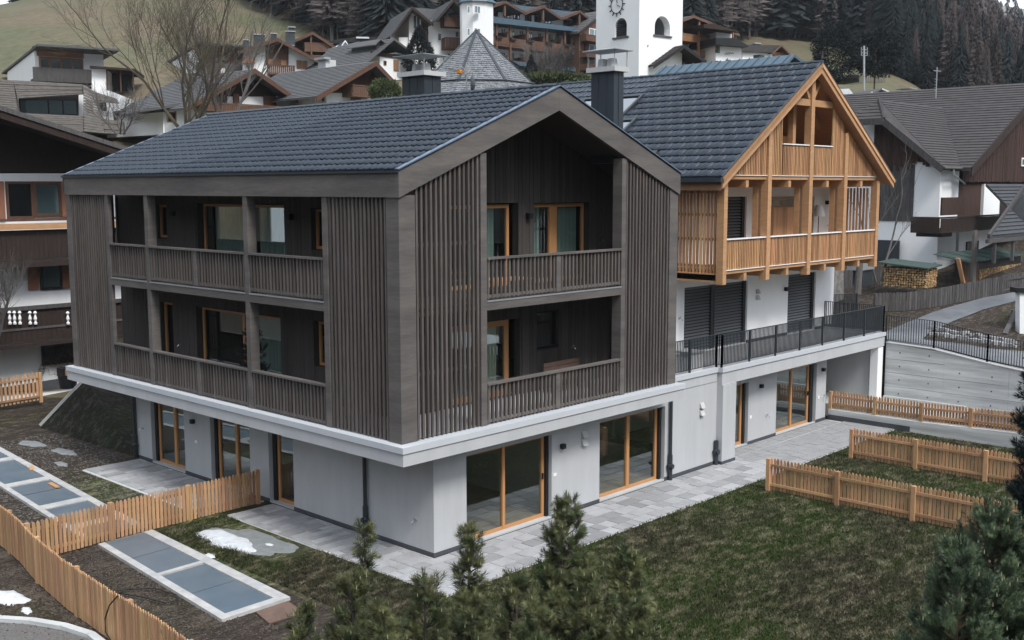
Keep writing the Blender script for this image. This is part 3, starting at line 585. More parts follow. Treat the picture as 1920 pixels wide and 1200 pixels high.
# dark metal railings
def railing(name, label, pts, h=1.0, st=.1, post=1.55, group=None):
    t = T(name, label, 'railing', tuple(pts[0]), group=group); bars = []; L_ = 0; sh = MB().box(-.010, .010, -.012, .012, 0, 1).mesh('bar', 'metal_dark')
    for p, q in zip(pts[:-1], pts[1:]):
        p, q = Vector(p), Vector(q); n = max(2, round((q-p).length/st)); up = Vector((0, 0, h))
        t.part('top_rail', MB().beam(p+up, q+up, .045, .02), 'metal_dark'); t.part('bottom_rail', MB().beam(p+Vector((0, 0, .09)), q+Vector((0, 0, .09)), .03, .02), 'metal_dark')
        npst = max(1, round((q-p).length/post))
        for i in range(npst+1): c = p.lerp(q, i/npst); t.part('post', MB().box(c.x-.022, c.x+.022, c.y-.03, c.y+.03, c.z-.05, c.z+h), 'metal_dark')
        for i in range(1, n): bars.append(p.lerp(q, i/n))
    for k, c in enumerate(bars[:300]): o = link('bar', sh, t.o, (c.x-t.b[0], c.y-t.b[1], c.z+.1-t.b[2])); o.scale = (1, 1, h-.11)
    return t
railing('terrace_railing', 'dark metal bar railing along the front edge of the white house terrace', [(10.35, .66, 0), (13.23, .66, 0), (13.24, .48, 0), (24.4, .48, 0), (24.4, 2.9, 0)], st=.08)
railing('side_railing', 'short dark metal railing at the rear corner of the terrace beside the white wall', [(25.1, 4.8, 0), (28.2, 3.4, .0)], st=.07)
rw = [(24.72, .5, -.4), (24.72, -1.34, -.48), (24.72, -3.28, -.78), (24.72, -5.5, -1.05), (24.72, -9.5, -1.55)]
railing('wall_railing', 'dark metal bar railing on top of the concrete retaining wall', rw, h=1.02, st=.095, post=2.0)
# concrete retaining walls
CW = T('retaining_wall', 'tall board marked concrete retaining wall at the right below the lane', 'wall', (24.6, .4, -3))
zt = lambda y: np.interp(y, [-9.5, -5.5, -3.28, -1.34, .5], [-1.57, -1.07, -.8, -.5, -.42])
ys = [.43, -1.34, -3.28, -4.75]
for a, b in ((.43, -1.8), (-1.803, -4.1), (-4.106, -7.0), (-7.006, -12)):
    z0 = -3.1
    while z0 < zt(b)-.05:                     # formwork lifts with open joints
        z1 = z0+.52-.012; last = z1+.3 > zt(b)
        CW.part('wall_panel', MB().prism([(24.6+random.uniform(0, .006), a, z0), (24.6, b, z0), (24.6, b, zt(b) if last else z1), (24.6, a, zt(a) if last else z1)], (.25, 0, 0)), 'concrete')
        for k in range(2): y_ = a+(b-a)*(.25+.5*k); CW.part('tie_hole', MB().tube([(24.592, y_, z0+.26), (24.61, y_, z0+.26)], .028, 8), 'plinth')
        z0 += .52
        if last: break
cp = MB()
for a, b in zip([.43]+[-1.34, -3.28, -5.5, -9.5][:-1]+[-9.5], [-1.34, -3.28, -5.5, -9.5]): cp.prism([(24.57, a, zt(a)), (24.57, b, zt(b)), (24.57, b, zt(b)+.03), (24.57, a, zt(a)+.03)], (.32, 0, 0))
CW.box('wall_core', (24.63, 24.8, -9, .4, -3.1, -1.7), 'plinth'); CW.part('coping', cp, 'cement'); CW.box('foot_strip', (24.45, 24.598, -2.7, .4, -2.52, -2.44), 'cement')
tag(link('driveway', MB().box(22.05, 24.58, -2.3, 6, -3.0, -2.53).mesh('driveway', 'cement')), kind='structure')
tag(link('driveway', MB().add([(22.05, -2.3, -2.54), (24.6, -2.3, -2.53), (24.6, -14, -1.9), (22.05, -14, -2.2)], [(0, 3, 2, 1)]).mesh('driveway', 'concrete')), kind='structure')
tag(link('driveway', MB().add([(22.1, -3.2, -2.49), (24.55, -3.2, -2.48), (24.55, -14, -1.86), (22.1, -14, -2.16)], [(0, 3, 2, 1)]).mesh('driveway', 'asphalt')), kind='structure')
LW = T('garden_wall', 'low board marked concrete wall at the end of the lawn under the wooden fence', 'wall', (21.6, 1.1, -3))
LW.part('wall_panel', MB().prism([(21.6, 1.18, -3.05), (21.6, -2.3, -3.05), (21.6, -2.3, -2.62), (21.6, 1.18, -2.64)], (.3, 0, 0)), 'concrete'); LW.part('wall_panel', MB().prism([(21.6, -2.305, -3.05), (21.6, -9, -3.05), (21.6, -9, -2.4), (21.6, -2.305, -2.62)], (.3, 0, 0)), 'concrete')
LW.box('sealing_strip', (21.585, 21.6, -1.9, 1.18, -3.03, -2.83), 'plinth')
# ================================================================ picket fences
def picket_mesh(mat, w=.075, t=.022, h=.95, tip=.07):
    return MB().prism([(-w/2, 0, 0), (w/2, 0, 0), (w/2, 0, h-tip), (w*.22, 0, h-.01), (0, 0, h), (-w*.22, 0, h-.01), (-w/2, 0, h-tip)], (0, t, 0)).mesh('picket', mat)
def fence(name, label, pts, h=.95, gap=.105, w=.075, post=2.05, side=1, mat='fence_wood', rails=True, tip=.06, group='larch picket fences around the gardens', cat='fence', postw=.11, zoff=.03, posts=True):
    t = T(name, label, cat, tuple(pts[0]), group=group); me = picket_mesh(mat, w, .022, h-zoff, tip)
    P = [Vector(p) for p in pts]; cum = [0]
    for p, q in zip(P[:-1], P[1:]): cum.append(cum[-1]+(q-p).length)
    def pt(s):
        for i in range(len(P)-1):
            if s <= cum[i+1]+1e-6: return P[i].lerp(P[i+1], (s-cum[i])/(cum[i+1]-cum[i])), (P[i+1]-P[i]).normalized()
        return P[-1], (P[-1]-P[-2]).normalized()
    n = int(cum[-1]/gap); cnt = 0; rest = MB()
    for i in range(n):
        c, d = pt((i+.5)*gap); a = math.atan2(d.y, d.x)+random.uniform(-.02, .02); nn = Vector((-d.y, d.x, 0))*side
        dz = random.uniform(-.008, .008)
        if cnt < 300:
            o = link('picket', me, t.o, (c.x-t.b[0], c.y-t.b[1], c.z+zoff+dz-t.b[2])); o.rotation_euler = (random.uniform(-.008, .008), random.uniform(-.008, .008), a); cnt += 1
    if rails:
        k = max(1, round(cum[-1]/post))
        for i in range(k):
            s0, s1 = cum[-1]*i/k, cum[-1]*(i+1)/k
            for z in (.2, h-.2):
                a, d = pt(s0+.04); b, _ = pt(s1-.04); nn = Vector((-d.y, d.x, 0)).normalized()*side*.035
                if side < 0: nn = nn
                else: nn = nn+Vector((-d.y, d.x, 0)).normalized()*.02
                t.part('rail', MB().beam(a+nn+Vector((0, 0, z)), b+nn+Vector((0, 0, z)), .03, .075), mat)
        for i in range((k+1) if posts else 0):
            a, d = pt(cum[-1]*i/k); nn = Vector((-d.y, d.x, 0)).normalized()*side*.05; a = a+nn
            t.part('post', MB().box(a.x-postw/2, a.x+postw/2, a.y-postw/2, a.y+postw/2, a.z-.05, a.z+h-.02), mat)
    return t
fence('picket_fence', 'picket fence reaching from the grey wall across the left garden, with wide posts', [(1.22, 7.33, GZ), (-1.7, 7.3, GZ), (-3.1, 7.3, GZ), (-5.05, 7.12, GZ)], side=-1, post=1.95)
fence('picket_fence', 'long curving picket fence along the lower left edge', [(-4.9, 10.6, GZ), (-5.05, 8.6, GZ), (-5.2, 7.3, GZ), (-5.47, 5.9, GZ), (-5.72, 3.9, GZ), (-5.87, 1.7, GZ), (-5.97, -.5, GZ), (-6.12, -1.8, GZ), (-6.5, -4, GZ)], h=1.05, gap=.098, side=1, post=2.4)
fence('picket_fence', 'nearest picket fence on the right lawn, ending beside the stone terrace', [(11.75, -2.1, GZ), (11.75, -12.5, GZ)], side=-1, post=2.03)
fence('picket_fence', 'second picket fence on the right lawn, behind the nearest one', [(16.85, -2.08, GZ), (16.85, -12.4, GZ)], side=-1, post=2.03)
fence('picket_fence', 'low picket fence standing on the concrete garden wall', [(21.75, 1.15, -2.64), (21.75, -2.3, -2.62), (21.75, -9, -2.4)], h=.68, side=-1, post=1.8)
pF = at(-60, 805, 40.3); pG = at(150, 760, 42.5)
fence('picket_fence', 'far picket fence below the neighbouring white house at the left edge', [(pF[0], pF[1], GZ+.1), (pG[0]-1.2, pG[1]+.8, GZ+.2)], h=1.15, gap=.15, w=.085, side=-1, post=3)
# ================================================================ stone terrace
PT = T('stone_terrace', 'terrace of irregular grey natural stone slabs with pale joints around the house', 'terrace', (0, -1.35, -3.03))
sh = MB().box(0, 22.0, -1.36, .58, -3.045, -3.012).box(0, 1.43, .58, 6.98, -3.045, -3.012).box(-.45, 1.43, 7.4, 14.2, -3.045, -3.012).box(13.98, 21.5, .585, 1.19, -3.045, -3.012)
PT.part('mortar_bed', sh, 'mortar')
stn = []
def lay(x0, x1, y0, y1, along='x'):
    c = y0 if along == 'x' else x0; end = y1 if along == 'x' else x1
    while c < end-.08:
        h = random.choice([.2, .27, .34, .4]); h = min(h, end-c)
        if end-c-h < .12: h = end-c
        a, b = (x0, x1) if along == 'x' else (y0, y1); u = a-random.uniform(0, .3)
        while u < b:
            wd = random.choice([.32, .42, .52, .64, .78]); p, q = max(u, a), min(u+wd, b)
            if q-p > .06:
                g = .012; z = -2.998+random.uniform(-.004, .004)
                stn.append((p+g, q-g, c+g, c+h-g, -3.02, z) if along == 'x' else (c+g, c+h-g, p+g, q-g, -3.02, z))
            u += wd
        c += h
lay(0, 22, -1.35, .57); lay(0, 1.42, .57, 6.97, 'x'); lay(-.4, 1.42, 7.42, 14.2, 'x'); lay(13.98, 21.4, .59, 1.18)
pieces(PT, 'paving_stone', stn, 'stone')
# light wells with walkable covers
def quadprism(m, q, z0, z1): return m.prism([(x, y, z0) for x, y in q], (0, 0, z1-z0))
def well(name, label, O, near, far, cross, panels, z=-2.97):
    """O four corners (far left, far right, near right, near left)"""
    fl, fr, nr, nl = [np.array(p) for p in O]; t = T(name, label, 'light well', (float(nl[0]), float(nl[1]), -3.03), group='light wells with blue grey covers')
    P = lambda u, v: fl+(fr-fl)*u+(nl-fl)*v*(1-u)+(nr-fr)*v*u
    wl, wr = near; m = MB()
    quadprism(m, [P(0, 0), P(wl, 0), P(wl, 1), P(0, 1)], -3.06, z); quadprism(m, [P(1-wr, 0), P(1, 0), P(1, 1), P(1-wr, 1)], -3.06, z)
    quadprism(m, [P(wl, far[0]), P(1-wr, far[0]), P(1-wr, 0), P(wl, 0)], -3.06, z); quadprism(m, [P(wl, 1-far[1]), P(wl, 1), P(1-wr, 1), P(1-wr, 1-far[1])], -3.06, z)
    for c in cross: quadprism(m, [P(wl, c-.012), P(wl, c+.012), P(1-wr, c+.012), P(1-wr, c-.012)], -3.06, z-.004)
    t.part('concrete_rim', m, 'curb_white')
    for a, b in panels: t.part('cover_panel', quadprism(MB(), [P(wl+.012, a+.003), P(wl+.012, b-.003), P(1-wr-.012, b-.003), P(1-wr-.012, a+.003)], -3.07, z-.03), 'panel_blue')
well('light_well', 'light well with four blue grey covers in a white rim, in front of the fence', [(-3.43, 7.12), (-1.98, 7.18), (-2.30, .93), (-3.92, .93)], (.12, .17), (.0, .035), (.475,), ((.0, .24), (.24, .46), (.49, .72), (.72, .962)))
well('light_well', 'weathered light well covers with leaves on them, behind the fence at the left edge', [(-2.1, 23.5), (-.6, 23.5), (-1.95, 7.6), (-3.5, 7.6)], (.1, .14), (.0, .0), (.2, .4, .6, .78, .92), ((0, .19), (.21, .39), (.41, .59), (.61, .68), (.68, .77), (.79, .91), (.93, 1.)))
tag(link('stone_slab', MB().prism([(-3.2, .85, -3.03), (-2.42, .85, -3.03), (-2.55, .1, -3.03), (-3.35, .15, -3.03)], (0, 0, .03)).mesh('stone_slab', 'brick_brown')), 'flat brown slab lying on the soil at the near end of the light well', 'slab')
for k, (px, py, a, l_) in enumerate(((60, 882, .3, .5), (108, 915, .6, .6))):
    p = on(px, py, 'z', -2.99); o = link('plank', MB().box(0, l_, -.06, .06, 0, .04).mesh('plank', 'larch'), None, tuple(p)); o.rotation_euler[2] = a+.9
    tag(o, ('short loose plank lying on the far light well cover nearer the left edge', 'longer loose plank lying on the light well cover just beyond the picket fence')[k], 'plank')
# snow left over
def patch(name, label, cx, cy, rx, ry, mat, z, h=.05, n=26, cat='snow', ang=0, seed=1):
    r_ = random.Random(seed); vs = [(cx, cy, z+h)]; rings = 5; off = [.95+.16*math.sin(2*math.pi*i/n*2+seed)+.1*math.sin(2*math.pi*i/n*5+seed*2)+.05*math.sin(2*math.pi*i/n*11+seed)+r_.uniform(-.03, .03) for i in range(n)]
    for k in range(1, rings+1):
        for i in range(n):
            t = 2*math.pi*i/n; q = k/rings*(1+(off[i]-1)*(k/rings)); a, b = rx*q*math.cos(t), ry*q*math.sin(t)
            vs.append((cx+a*math.cos(ang)-b*math.sin(ang), cy+a*math.sin(ang)+b*math.cos(ang), z+h*(1-(k/rings)**2)*r_.uniform(.7, 1.1)-(0.02 if k == rings else 0)))
    fs = [(0, 1+i, 1+(i+1) % n) for i in range(n)]+[(1+(k-1)*n+i, 1+k*n+i, 1+k*n+(i+1) % n, 1+(k-1)*n+(i+1) % n) for k in range(1, rings) for i in range(n)]
    me = MB().add(vs, fs).mesh(name, mat); me.polygons.foreach_set('use_smooth', [True]*len(fs)); return tag(link(name, me), label, cat)
p = on(440, 1010, 'z', -3.); patch('slush_patch', 'wet grey slush around the snow patch beside the light well', p[0]+.12, p[1]-.2, .78, 1.75, 'slush', -3.025, .02, seed=3, n=40)
p = on(425, 1012, 'z', -3.); patch('snow_patch', 'white snow patch on the lawn between the light well and the stone terrace', p[0], p[1], .5, 1.1, 'snow', -3.01, .06, seed=5, n=40)
p = on(12, 1118, 'z', -3.); patch('snow_patch', 'small snow patch on the soil at the left edge, outside the curving fence', p[0], p[1], .32, .62, 'snow', -3.02, .07, seed=9, n=40)
for k, (px, py, sc_, lb) in enumerate(((395, 1040, .1, 'tiny snow remnant at the left end of the slush'), (505, 1020, .08, 'tiny snow remnant at the right end of the slush'), (60, 830, .3, 'thin snow trace on the ground near the far fence'), (120, 845, .28, 'thin snow trace beside the foot of the grass bank'), (115, 868, .16, 'small snow trace nearest the upper stone terrace'), (50, 1142, .1, 'tiny snow remnant on the soil at the left edge'))):
    p = on(px, py, 'z', -3.); patch('snow_patch', lb, p[0], p[1], sc_, sc_*2.2, 'slush' if 1 < k < 5 else 'snow', -3.02, .03, seed=20+k, n=30)
# black hose over the fence
hz = [on(x, y, 'z', -2.97) for x, y in ((212, 1108), (240, 1105), (290, 1103), (330, 1115), (335, 1125), (310, 1130), (270, 1120), (222, 1112))]
hs_ = [tuple(p) for p in hz]+[tuple(on(220, 1118, 'x', -6.02)), tuple(on(205, 1135, 'x', -6.05)), tuple(on(197, 1160, 'x', -6.06)), tuple(on(198, 1185, 'x', -6.1)), tuple(on(210, 1205, 'x', -6.15))]
tag(link('garden_hose', MB().tube(hs_, .014, 6).mesh('garden_hose', 'black')), 'thin black hose lying on the soil and hanging over the curving fence', 'hose')
# kerb and gravel path at the bottom left
kp = [on(x, y, 'z', -3.0) for x, y in ((-80, 1148), (0, 1162), (60, 1166), (120, 1176), (170, 1192), (200, 1215), (215, 1250))]
m = MB()
for a, b in zip(kp[:-1], kp[1:]): m.beam(tuple(a), tuple(b), .16, .12)
tag(link('kerb', m.mesh('kerb', 'concrete')), kind='structure')
pp = [tuple(p) for p in kp]+[tuple(on(-80, 1250, 'z', -3.0))]
tag(link('path', MB().add([(x, y, -3.018) for x, y, z in pp], [tuple(range(len(pp)))]).mesh('path', 'gravel')), kind='structure')
# grassy bank beside the end of the house
bk = MB(); A, B, Cc, D_ = on(75, 800, 'z', -3.), on(160, 712, 'y', 20.5), on(258, 740, 'y', 20.5), on(258, 856, 'z', -3.)
bk.add([A-(0, 0, .05), B, Cc, D_-(0, 0, .05), D_+(1.5, 2, 0), Cc+(6, 0, 0), A+(0, 0, -.6), B+(-.15, .5, -1.5)], [(0, 3, 2, 1), (3, 4, 5, 2), (0, 1, 7, 6)])
tag(link('grass_bank', bk.mesh('grass_bank', 'bank')), kind='structure')
EK = T('bank_edging', 'pale edging board running up the side of the dark grass bank', 'edging', tuple(A)); EK.part('board', MB().beam(tuple(A+(0, 0, .05)), tuple(B+(0, 0, .08)), .07, .09), 'cement')
# ================================================================ hillside terrain
VS = [30, 38, 48, 58, 72, 88, 100, 120, 150, 200, 260, 350, 500, 800]
PXS = [-3000, -700, 0, 300, 600, 900, 1300, 1650, 1800, 1920, 2600, 5000]
HT = np.array([
 [-4, 6, 17, 26, 39, 53, 64, 82, 100, 110, 110, 110, 110, 110], [-4, -4, -3, 0, 5, 9, 12, 18, 26, 34, 34, 30, 25, 20], [-4, -3.3, -2.6, 1, 7.5, 12., 14.6, 20.5, 28, 37.2, 38, 34, 25, 20],  # first row: out-of-view slope raised to keep sky out of window reflections
 [-4, -3.3, -2.6, 1, 8.0, 12.6, 16.2, 22, 31, 44, 56, 75, 100, 130], [-4, -3.5, -2, 2, 7.6, 12.6, 15, 19, 27, 40, 55, 80, 120, 170], [-4, -4, -2, 2, 6.5, 10.5, 13, 16.3, 24, 38, 55, 82, 125, 190],
 [-4, -4, -2, 1.5, 5, 9, 12.5, 17.6, 23.5, 35, 52, 80, 125, 190], [-4, -3, .1, 1.2, 4.5, 8.5, 12, 15.5, 21, 32, 46, 70, 105, 150], [-4, -3, .3, 1.3, 4.2, 8.2, 10.5, 12.5, 16, 22, 31, 46, 68, 88],
 [-4, -3, .4, 1.3, 4, 7, 8, 9, 11, 15, 21, 31, 44, 60], [-4, -3, 0, 1, 4, 7, 10, 13, 17, 24, 32, 40, 42, 40], [-4, -3, 0, 1, 4, 7, 10, 13, 17, 24, 32, 40, 42, 40]])
_vi = np.arange(len(VS)); _pi = np.arange(len(PXS))
def bil(px, v):
    a = np.interp(px, PXS, _pi); b = np.interp(v, VS, _vi); i = np.minimum(a.astype(int), len(PXS)-2); j = np.minimum(b.astype(int), len(VS)-2); fa = a-i; fb = b-j
    fa = fa*fa*(3-2*fa)*.6+fa*.4
    return HT[i, j]*(1-fa)*(1-fb)+HT[i+1, j]*fa*(1-fb)+HT[i, j+1]*(1-fa)*fb+HT[i+1, j+1]*fa*fb
def pv(x, y):
    dx, dy = np.asarray(x)-CP[0], np.asarray(y)-CP[1]; v = dx*FH[0]+dy*FH[1]; u = dx*FH[1]-dy*FH[0]; return 960+FOC*u/np.maximum(v, .1), v
ZT = lambda y: np.interp(y, [-14, -9.5, -5.5, -3.28, -1.34, .5, 20], [-2.1, -1.6, -1.1, -.83, -.53, -.45, -.45])
def HG(x, y):
    px, v = pv(x, y); h = bil(np.atleast_1d(px), np.atleast_1d(v)); x = np.atleast_1d(x); y = np.atleast_1d(y)
    s = np.clip((x-25)/16, 0, 1); z = np.where((x > 24.5) & (px > 1400), ZT(y)*(1-s)+h*s, h); return z
ang = np.linspace(-62, 62, 190); vv_ = np.concatenate([np.linspace(40, 110, 60), np.linspace(113, 300, 46), np.linspace(310, 800, 24)])
vs = []
nr_ = np.random.default_rng(3)
for v in vv_:
    u = v*np.tan(np.radians(ang)); X = CP[0]+v*FH[0]+u*FH[1]; Y = CP[1]+v*FH[1]-u*FH[0]; Z = HG(X, Y); px, _ = pv(X, Y)
    Z = Z-np.where((X < 44) & (px > 1500) & (v < 60), .6, 0)+np.sin(X*.31)*np.cos(Y*.27)*.12*min(1, v/150)+np.sin(X*.083+1)*np.cos(Y*.07)*.5*min(1, v/200)-(.15 if v < 60 else 0)
    Z = np.where((X < 25.3) & (px > 1350) & (v < 62), -3.5, Z)
    vs += list(zip(X, Y, Z))
vs = [(x, y, -7.) for x, y, z in vs[:len(ang)]]+vs; vv_ = np.concatenate([[39.9], vv_])
na = len(ang); me = bpy.data.meshes.new('hillside'); me.from_pydata([tuple(map(float, p)) for p in vs], [], [(i*na+j, i*na+j+1, (i+1)*na+j+1, (i+1)*na+j) for i in range(len(vv_)-1) for j in range(na-1)]); me.materials.append(MATS['hill_grass'])
me.polygons.foreach_set('use_smooth', [True]*len(me.polygons)); tag(link('hillside', me), kind='structure')
# the other side of the valley, behind the viewer; added to darken window reflections
vs = []
for i in range(15):
    d = 26+i*22; 
    for k in range(37):
        a = YAW+R(62)+R(236)*k/36; vs.append((CP[0]+d*math.cos(a), CP[1]+d*math.sin(a), -3.2+(max(0, d-60)*.42)+2*math.sin(k*1.3+i)*(i > 3)))
me = bpy.data.meshes.new('opposite_hillside'); me.from_pydata(vs, [], [(i*37+j, i*37+j+1, (i+1)*37+j+1, (i+1)*37+j) for i in range(14) for j in range(36)]); me.materials.append(MATS['spruce']); tag(link('opposite_hillside', me), kind='structure')
# ground beyond the retaining wall
xs = np.linspace(24.85, 60, 60); ysg = np.linspace(-30, 16, 60); vs = [(x, y, float(HG(x, y)[0])) for x in xs for y in ysg]
me = bpy.data.meshes.new('yard_ground'); me.from_pydata(vs, [], [(i*60+j, (i+1)*60+j, (i+1)*60+j+1, i*60+j+1) for i in range(59) for j in range(59)]); me.materials.append(MATS['lawn_soil']); tag(link('yard_ground', me), kind='structure')
def hit(px, py):
    r = ray(px, py)
    for t in np.linspace(25, 400, 6000):
        p = CP+r*t
        if p[2] < HG(p[0], p[1])[0]: return p
    return p
def strip(name, A, B, mat, dz=.03, n=24):
    A = [hit(*p) for p in A]; B = [hit(*p) for p in B]
    def rs(P):
        P = np.array(P); c = np.concatenate([[0], np.cumsum(np.linalg.norm(np.diff(P, axis=0), axis=1))]); s = np.linspace(0, c[-1], n); return np.stack([np.interp(s, c, P[:, k]) for k in range(3)], 1)
    A, B = rs(A), rs(B); vs = []
    for a, b in zip(A, B):
        for k in range(7): q = a+(b-a)*k/6; vs.append((q[0], q[1], float(HG(q[0], q[1])[0])+dz))
    m = MB().add(vs, [(i*7+k, i*7+k+1, (i+1)*7+k+1, (i+1)*7+k) for i in range(n-1) for k in range(6)]); return tag(link(name, m.mesh(name, mat)), kind='structure')
strip('lane', [(2000, 536), (1915, 547), (1840, 560), (1770, 580), (1700, 606), (1662, 622), (1658, 638)], [(2000, 552), (1915, 563), (1850, 580), (1790, 602), (1745, 622), (1725, 640), (1740, 648)], 'asphalt')
strip('lane', [(1658, 625), (1740, 640), (1850, 655), (2000, 665)], [(1662, 640), (1745, 652), (1850, 677), (2000, 705)], 'asphalt', .04)
# ================================================================ village houses: measured on the planes of their own walls
class House(T):
    def __init__(s, name, label, px, py, D, a=46.72, cat='house', group=None):
        O = at(px, py, D); th = R(a-46.72)+(YAW-math.pi/2+R(46.72)-0)  # a = 46.72: parallel to the street front
        th = YAW-math.pi/2+R(a); super().__init__(name, label, cat, tuple(O), th, group)
        s.O = O; s.ex = np.array((math.cos(th), math.sin(th), 0)); s.ey = np.array((-math.sin(th), math.cos(th), 0))
    def q(s, px, py, y=0):
        r = ray(px, py); P = CP+r*(((s.O+s.ey*y-CP)@s.ey)/(r@s.ey)); d = P-s.O; return (float(d@s.ex), y, float(d[2]))
    def qs(s, px, py, x=0):
        r = ray(px, py); P = CP+r*(((s.O+s.ex*x-CP)@s.ex)/(r@s.ex)); d = P-s.O; return (x, float(d@s.ey), float(d[2]))
    def poly(s, name, pts, y0, y1, mat, **k): return s.part(name, MB().prism([s.q(a, b, y0) for a, b in pts], (0, y1-y0, 0)), mat, **k)
    def polyx(s, name, pts, x0, x1, mat, **k): return s.part(name, MB().prism([s.qs(a, b, x0) for a, b in pts], (x1-x0, 0, 0)), mat, **k)
    def rect(s, name, a, b, c, d, y0, y1, mat, **k):       # pixel box a,b - c,d on plane y0
        p, q_ = s.q(a, (b+d)/2, y0), s.q(c, (b+d)/2, y0); m = s.q((a+c)/2, b, y0); n = s.q((a+c)/2, d, y0); return s.box(name, (p[0], q_[0], y0, y1, n[2], m[2]), mat, **k)
    def win(s, a, b, c, d, y=0, frame='brown', mull=(), fw=.08, cur=None, gl='glass_far', **k):
        p, q_ = s.q(a, (b+d)/2, y), s.q(c, (b+d)/2, y); m = s.q((a+c)/2, b, y); n = s.q((a+c)/2, d, y); x0, x1 = p[0], q_[0]
        o = window(s, 'y', x0, x1, n[2], m[2], y-.06, frame, fw, mull=[x0+(x1-x0)*t for t in mull], gl=gl, td=.05, **k)
        link('backing', MB().box(x0+.02, x1-.02, y-.015, y+.02, n[2]+.02, m[2]-.02).mesh('backing', cur or 'black'), o)
        return o
    def gable(s, Lp, Ap, Rp, yf, depth, mat, barge, n=14, bh=.28, bt=.08, zup=.0):
        l, a, r = s.q(*Lp, yf), s.q(*Ap, yf), s.q(*Rp, yf)
        for e, nm in ((l, 0), (r, 1)):
            e = np.array(e); A = np.array(a); dn = np.array((0, depth, 0))
            s.part('roof_slope', slope(e, e+dn, A+dn, A, n, .03, .1), mat)
            m = MB().prism([e+(0, -bt, -bh), A+(0, -bt, -bh), A+(0, -bt, .03), e+(0, -bt, .03)], (0, bt-.005, 0)); s.part('barge_board', m, barge)
        return l, a, r
    def balcony(s, a, b, c, d, y0, y1, mat, rail=None, slat=False):
        p, q_ = s.q(a, (b+d)/2, y0), s.q(c, (b+d)/2, y0); zt_ = s.q((a+c)/2, b, y0)[2]; zb = s.q((a+c)/2, d, y0)[2]; x0, x1 = p[0], q_[0]; h = zt_-zb
        m = MB().box(x0, x1, y0, y1, zb, zb+.14).box(x0, x1, y0-.03, y0+.07, zt_-.08, zt_).box(x0, x0+.05, y0+.07, y1, zb+.14, zt_).box(x1-.05, x1, y0+.07, y1, zb+.14, zt_)
        n = max(2, int((x1-x0)/.16))
        for i in range(n): m.box(x0+.05+i*(x1-x0-.1)/n+.01, x0+.05+(i+1)*(x1-x0-.1)/n-.01, y0, y0+.04, zb+.12, zt_-.09)
        return s.part('balcony', m, mat)
# ---- the neighbour at the left edge
N = House('chalet', 'white plastered chalet with dark timber balconies and reddish shutters at the left edge', 0, 735, 43, group=None)
N.poly('wall', [(-160, 325), (420, 325), (420, 760), (-160, 760)], 0, 11, 'plaster_old')
N.poly('gable_wall', [(-160, 182), (60, 246), (245, 305), (300, 323), (-160, 323)], .02, 11, 'brown_dark')
for k, (a, b) in enumerate((((-160, 150), (250, 283)),)):
    e, A = np.array(N.q(*b, -2.3)), np.array(N.q(*a, -2.3)); dn = np.array((0, 14, 0)); N.part('roof_slope', slope(e, e+dn, A+dn, A, 16, .03, .18), 'brown_dark')
    N.part('barge_board', MB().prism([e+(0, -.1, -.4), A+(0, -.1, -.4), A+(0, -.1, .05), e+(0, -.1, .05)], (0, .09, 0)), 'brown_dark'); N.part('barge_trim', MB().prism([e+(0, -.16, -.12), A+(0, -.16, -.12), A+(0, -.16, .06), e+(0, -.16, .06)], (0, .05, 0)), 'old_wood')
N.win(11, 340, 62, 410, -.02, 'brown', fw=.1); N.win(62, 340, 115, 406, -.02, 'brown', fw=.13, cur='curtain')
N.rect('shutter', -22, 340, 9, 412, -.12, -.06, 'shutter'); N.rect('shutter', 116, 340, 150, 406, -.12, -.06, 'shutter')
N.rect('shutter', 53, 491, 73, 543, -.12, -.06, 'shutter'); N.rect('shutter', 117, 489, 140, 540, -.12, -.06, 'shutter')
N.win(74, 488, 116, 543, -.02, 'black', fw=.12, cur='curtain')
N.rect('balcony_floor', -160, 486, 420, 497, -1.2, 0, 'brown_dark'); N.rect('balcony_rail', -160, 408, 420, 413, -1.3, -1.2, 'brown'); N.rect('balcony_beam', -160, 417, 420, 428, -1.4, -1.25, 'larch_beam')
nb = []
p0 = N.q(-160, 434, -1.2); p1 = N.q(420, 484, -1.2); z0_ = N.q(60, 486, -1.2)[2]; z1_ = N.q(60, 431, -1.2)[2]; x = p0[0]
while x < p1[0]: nb.append((x, x+.17, -1.2, -1.17, z0_, z1_)); x += .18
p0 = N.q(-160, 575, -1.2); z0_ = N.q(60, 640, -1.2)[2]; z1_ = N.q(60, 574, -1.2)[2]; x = p0[0]
while x < p1[0]: nb.append((x, x+.19, -1.2, -1.16, z0_, z1_)); x += .2
pieces(N, 'balcony_board', nb, 'brown_dark')
N.rect('balcony_rail', -160, 568, 420, 575, -1.3, -1.15, 'old_wood'); N.rect('balcony_floor', -160, 636, 420, 643, -1.2, 0, 'brown_dark'); N.rect('balcony_rail', -160, 607, 420, 611, -1.24, -1.2, 'old_wood')
bs = MB().tube([(0, 0, 0), (0, 0, .06), (0, 0, .12), (0, 0, .22), (0, 0, .3), (0, 0, .38), (0, 0, .46), (0, 0, .53)], [.06, .07, .03, .065, .05, .025, .075, .03], 10).mesh('lit_cutout', 'white_paint')
for px in (18, 27, 37, 56, 66, 127, -10, -22, 150, 165): q = N.q(px, 608, -1.26); link('lit_cutout', bs, N.o, (q[0], -1.3, q[2]))  # white shapes stand for light showing through cut-outs in the boards
N.rect('hatch', 79, 636, 150, 680, -.1, 0, 'black'); N.rect('hatch_frame', 79, 676, 150, 682, -.16, -.1, 'brown_dark'); N.poly('skirting', [(-160, 750), (-160, 732), (0, 728), (140, 706), (140, 724)], -.15, -.05, 'plinth')
cr = MB(); q0 = N.q(75, 660, -.15); rr = random.Random(4)
